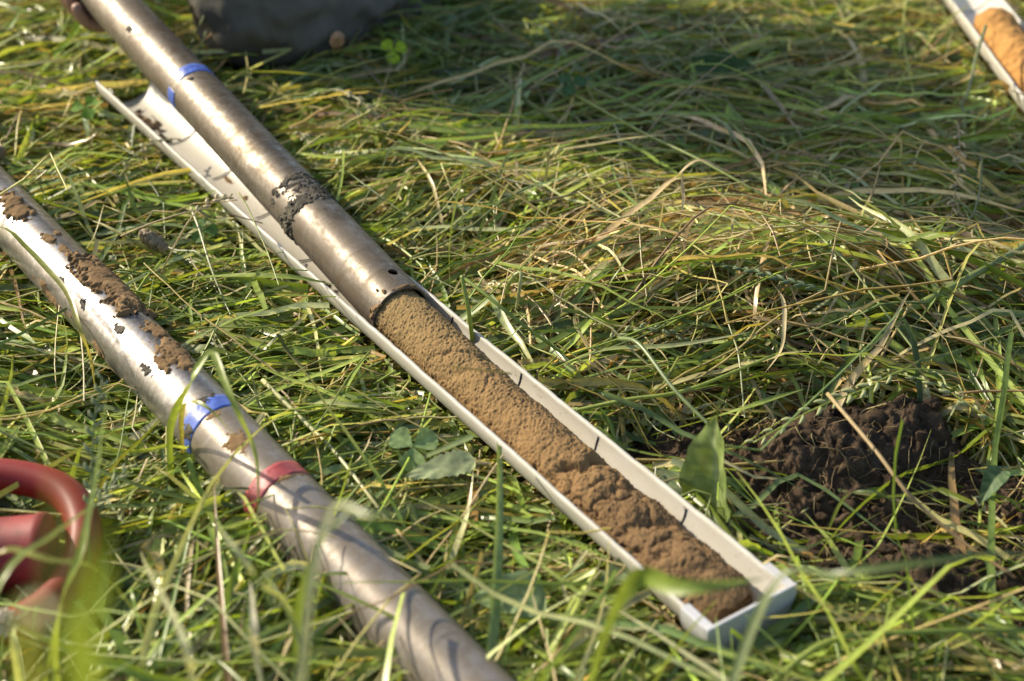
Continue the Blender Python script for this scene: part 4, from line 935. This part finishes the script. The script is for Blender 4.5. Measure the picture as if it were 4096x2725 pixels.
Zr = np.maximum(Z[ii, jj], .004) + .0015 + .012 * s * (1 - s) * rng.uniform(0, 1.5, (nr, 1))
ra_.add(*stems(Xr, Yr, Zr, s, rng.uniform(.0002, .0005, nr), pick(nr, ['s2', 'b'], [.4, .6]), pick(nr, ['s2', 'b'], [.5, .5])))
ra_.build('rootlets', 'hay', 'tangle of fine tan rootlets sticking out of the dug soil', 'rootlets')

# ------------------------------------------------------------------ kneeling person holding the brown tube
UA, VA = frame(DA)
def tp(t, ph, r): return PA + DA * t + r * (UA * math.cos(R(ph)) + VA * math.sin(R(ph)))

def skin(name, chains, mt, parent, sub=2, disp=0, dfreq=20, seed=0, root=0):
    """chains: lists of (point, radius); points closer than 1 mm are shared"""
    pts, rad, edges = [], [], []
    def vid(p, r):
        for i, q in enumerate(pts):
            if np.linalg.norm(np.array(q) - np.array(p)) < .001: return i
        pts.append(tuple(p)); rad.append(r); return len(pts) - 1
    for ch in chains:
        ids = [vid(p, r) for p, r in ch]
        edges += [(a, b) for a, b in zip(ids, ids[1:]) if a != b]
    me = bpy.data.meshes.new(name); me.from_pydata(pts, edges, [])
    o = bpy.data.objects.new(name, me); col.objects.link(o)
    sm = o.modifiers.new('skin', 'SKIN'); sm.use_smooth_shade = True
    for i, sv_ in enumerate(me.skin_vertices[0].data):
        sv_.radius = (rad[i], rad[i]); sv_.use_root = (i == root)
    ss = o.modifiers.new('sub', 'SUBSURF'); ss.levels = sub; ss.render_levels = sub
    bpy.context.view_layer.update()
    dg_ = bpy.context.evaluated_depsgraph_get(); nm_ = bpy.data.meshes.new_from_object(o.evaluated_get(dg_)); nm_.name = name
    bpy.data.objects.remove(o)
    if disp:
        k = len(nm_.vertices); P = np.zeros(k * 3, np.float32); nm_.vertices.foreach_get('co', P); P = P.reshape(-1, 3)
        Nn = np.zeros(k * 3, np.float32); nm_.vertices.foreach_get('normal', Nn); Nn = Nn.reshape(-1, 3)
        q = P * dfreq; f_ = fbm(q[:, 0] + .6 * q[:, 2], q[:, 1] * .55, q[:, 2] * .7 + 3, 3, seed); d_ = disp * (1 - 2 * np.abs(f_)) + disp * .4 * fbm(q[:, 0] * 2.5, q[:, 1] * 2.5, q[:, 2] * 2.5, 2, seed + 4)
        P = P + Nn * d_[:, None]; nm_.vertices.foreach_set('co', P.astype(np.float32).ravel()); nm_.update()
    nm_.shade_smooth(); nm_.materials.clear()
    return link(name, nm_, M[mt], parent)

M['trousers'] = simple('olive grey work trousers', (.125, .114, .096), .85, spec=.2, var=.22, scale=25, bmp=.35, bscale=700)
M['jacket'] = simple('dark blue work jacket', (.05, .06, .08), .85, spec=.2, var=.2, scale=25, bmp=.3, bscale=600)
M['skin'] = simple('skin', (.36, .20, .135), .5, spec=.4, var=.15, scale=60, bmp=.15, bscale=500)
M['hair'] = simple('brown hair', (.06, .035, .02), .6, var=.3, scale=120, bmp=.4, bscale=260)
M['boot'] = simple('brown leather boot', (.07, .045, .03), .6, var=.25, scale=60, bmp=.2, bscale=300)

person = empty('person', (-.30, 1.93, 0), 'person in olive grey trousers kneeling on one knee and holding the brown tube', 'person')
PV = np.array([-.34, 1.96, .52]); HP2 = np.array([-.43, 2.04, .49]); KN2 = np.array([-.60, 1.99, .50]); AN2 = np.array([-.63, 2.16, .10])
CH = np.array([-.40, 1.86, .80]); NK = np.array([-.44, 1.81, .97]); HE = np.array([-.485, 1.75, 1.09]); HT = np.array([-.50, 1.735, 1.18])
SR = np.array([-.27, 1.755, .88]); SL = np.array([-.54, 1.95, .88]); ER = np.array([-.275, 1.66, .55]); WR = tp(.755, 95, .075)
EL_ = np.array([-.80, 2.08, .60]); WL = tp(1.17, -10, .085)
mid = lambda a, b, t=.5: np.array(a) * (1 - t) + np.array(b) * t
PALM = tp(.705, 125, .040); PALM2 = tp(1.14, -5, .04)
body = [[(PV, .12), (mid(PV, CH), .12), (CH, .125), (NK, .055), (HE, .085), (HT, .05)],
        [(PV, .12), (HP, .08), (mid(HP, KN), .065), (KN, .05), (mid(KN, AN), .045), (AN, .04), (AN + [.05, .08, -.03], .03)],
        [(PV, .12), (HP2, .08), (mid(HP2, KN2), .065), (KN2, .05), (mid(KN2, AN2), .045), (AN2, .04), (AN2 + [-.06, -.08, -.06], .03)],
        [(CH, .125), (SR, .055), (mid(SR, ER), .045), (ER, .038), (mid(ER, WR), .034), (WR, .024), (mid(WR, PALM), .021), (PALM, .018)],
        [(CH, .125), (SL, .055), (mid(SL, EL_), .045), (EL_, .038), (mid(EL_, WL), .034), (WL, .024), (PALM2, .018)]]
bodyo = skin('body', body, 'skin', person, 2)
for i, (t0_, ln) in enumerate(((.664, .92), (.684, 1.), (.704, 1.), (.723, .88))):
    ch = [(tp(.705 + (t0_ - .694) * .6, 135, .038), .010)] + [(tp(t0_, 140 + ln * a, r_), q) for a, r_, q in ((25, .0365, .0098), (60, .0375, .0090), (92, .0372, .0085), (120, .0352, .0075), (136, .0345, .0058))]
    skin('finger', [ch], 'skin', bodyo, 2)
skin('thumb', [[(tp(.715, 118, .040), .012), (tp(.700, 88, .041), .0115), (tp(.682, 66, .040), .0105), (tp(.664, 52, .0375), .0095), (tp(.650, 46, .0365), .007)]], 'skin', bodyo, 2)
for i in range(4):
    t0_ = 1.115 + i * .019; skin('finger', [[(tp(1.14, -10, .038), .010)] + [(tp(t0_, -25 - a, .037), q) for a, q in ((10, .0098), (50, .009), (85, .008), (110, .006))]], 'skin', bodyo, 2)
skin('thumb', [[(tp(1.14, 0, .04), .012), (tp(1.115, 30, .039), .011), (tp(1.105, 60, .037), .008)]], 'skin', bodyo, 2)
tr = [[(PV, .145), (HP, .105), (mid(HP, KN), .088), (mid(HP, KN, .8), .088), (KN, .096), (mid(KN, AN, .25), .078), (mid(KN, AN, .65), .060), (AN, .058)],
      [(PV, .145), (HP2, .105), (mid(HP2, KN2), .088), (KN2, .073), (mid(KN2, AN2), .065), (AN2, .06)]]
skin('trousers', tr, 'trousers', person, 4, .009, 20, 3)
jk = [[(mid(PV, CH, .1), .145), (mid(PV, CH), .15), (CH, .15), (mid(CH, NK, .75), .085)],
      [(CH, .15), (SR, .075), (mid(SR, ER), .062), (ER, .054), (mid(ER, WR, .7), .042)], [(CH, .15), (SL, .075), (mid(SL, EL_), .062), (EL_, .054), (mid(EL_, WL, .7), .042)]]
skin('jacket', jk, 'jacket', person, 3, .004, 14, 8)
skin('hair', [[(HE + [.03, .035, .0], .08), (HE + [.015, .02, .06], .088), (HT + [-.01, -.01, -.025], .07)]], 'hair', person, 3, .004, 40, 9)
def facepart(nm_, c_, r_, mt_):
    bm = bmesh.new(); bmesh.ops.create_uvsphere(bm, u_segments=16, v_segments=10, radius=1); me = bpy.data.meshes.new(nm_); bm.to_mesh(me); bm.free(); me.shade_smooth()
    o = link(nm_, me, M[mt_], bodyo, False); o.location = Vector(c_); o.scale = r_; return o
fd = np.array([-.58, -.76, -.29]); fd /= np.linalg.norm(fd); fr = np.array([.8, -.6, 0.])
facepart('nose', HE + fd * .088 + [0, 0, -.005], (.012, .014, .018), 'skin')
for s_ in (-1, 1):
    facepart('eye', HE + fd * .074 + fr * .031 * s_ + [0, 0, .018], (.012, .012, .012), 'pvccap'); facepart('ear', HE + fr * .086 * s_, (.02, .02, .032), 'skin')
facepart('mouth', HE + fd * .077 + [0, 0, -.045], (.024, .016, .007), 'tapered')
for a_, d_ in ((AN, (.03, .05, -.01)), (AN2, (-.02, -.03, -.06))):
    p = np.array(a_) + d_
    dirv = np.array([.07, .09, -.02]) if a_ is AN else np.array([-.09, -.13, -.0])
    skin('boot', [[(np.array(a_), .052), (p, .048), (p + dirv * .6, .044), (p + dirv * 1.2, .034)]], 'boot', person, 2)
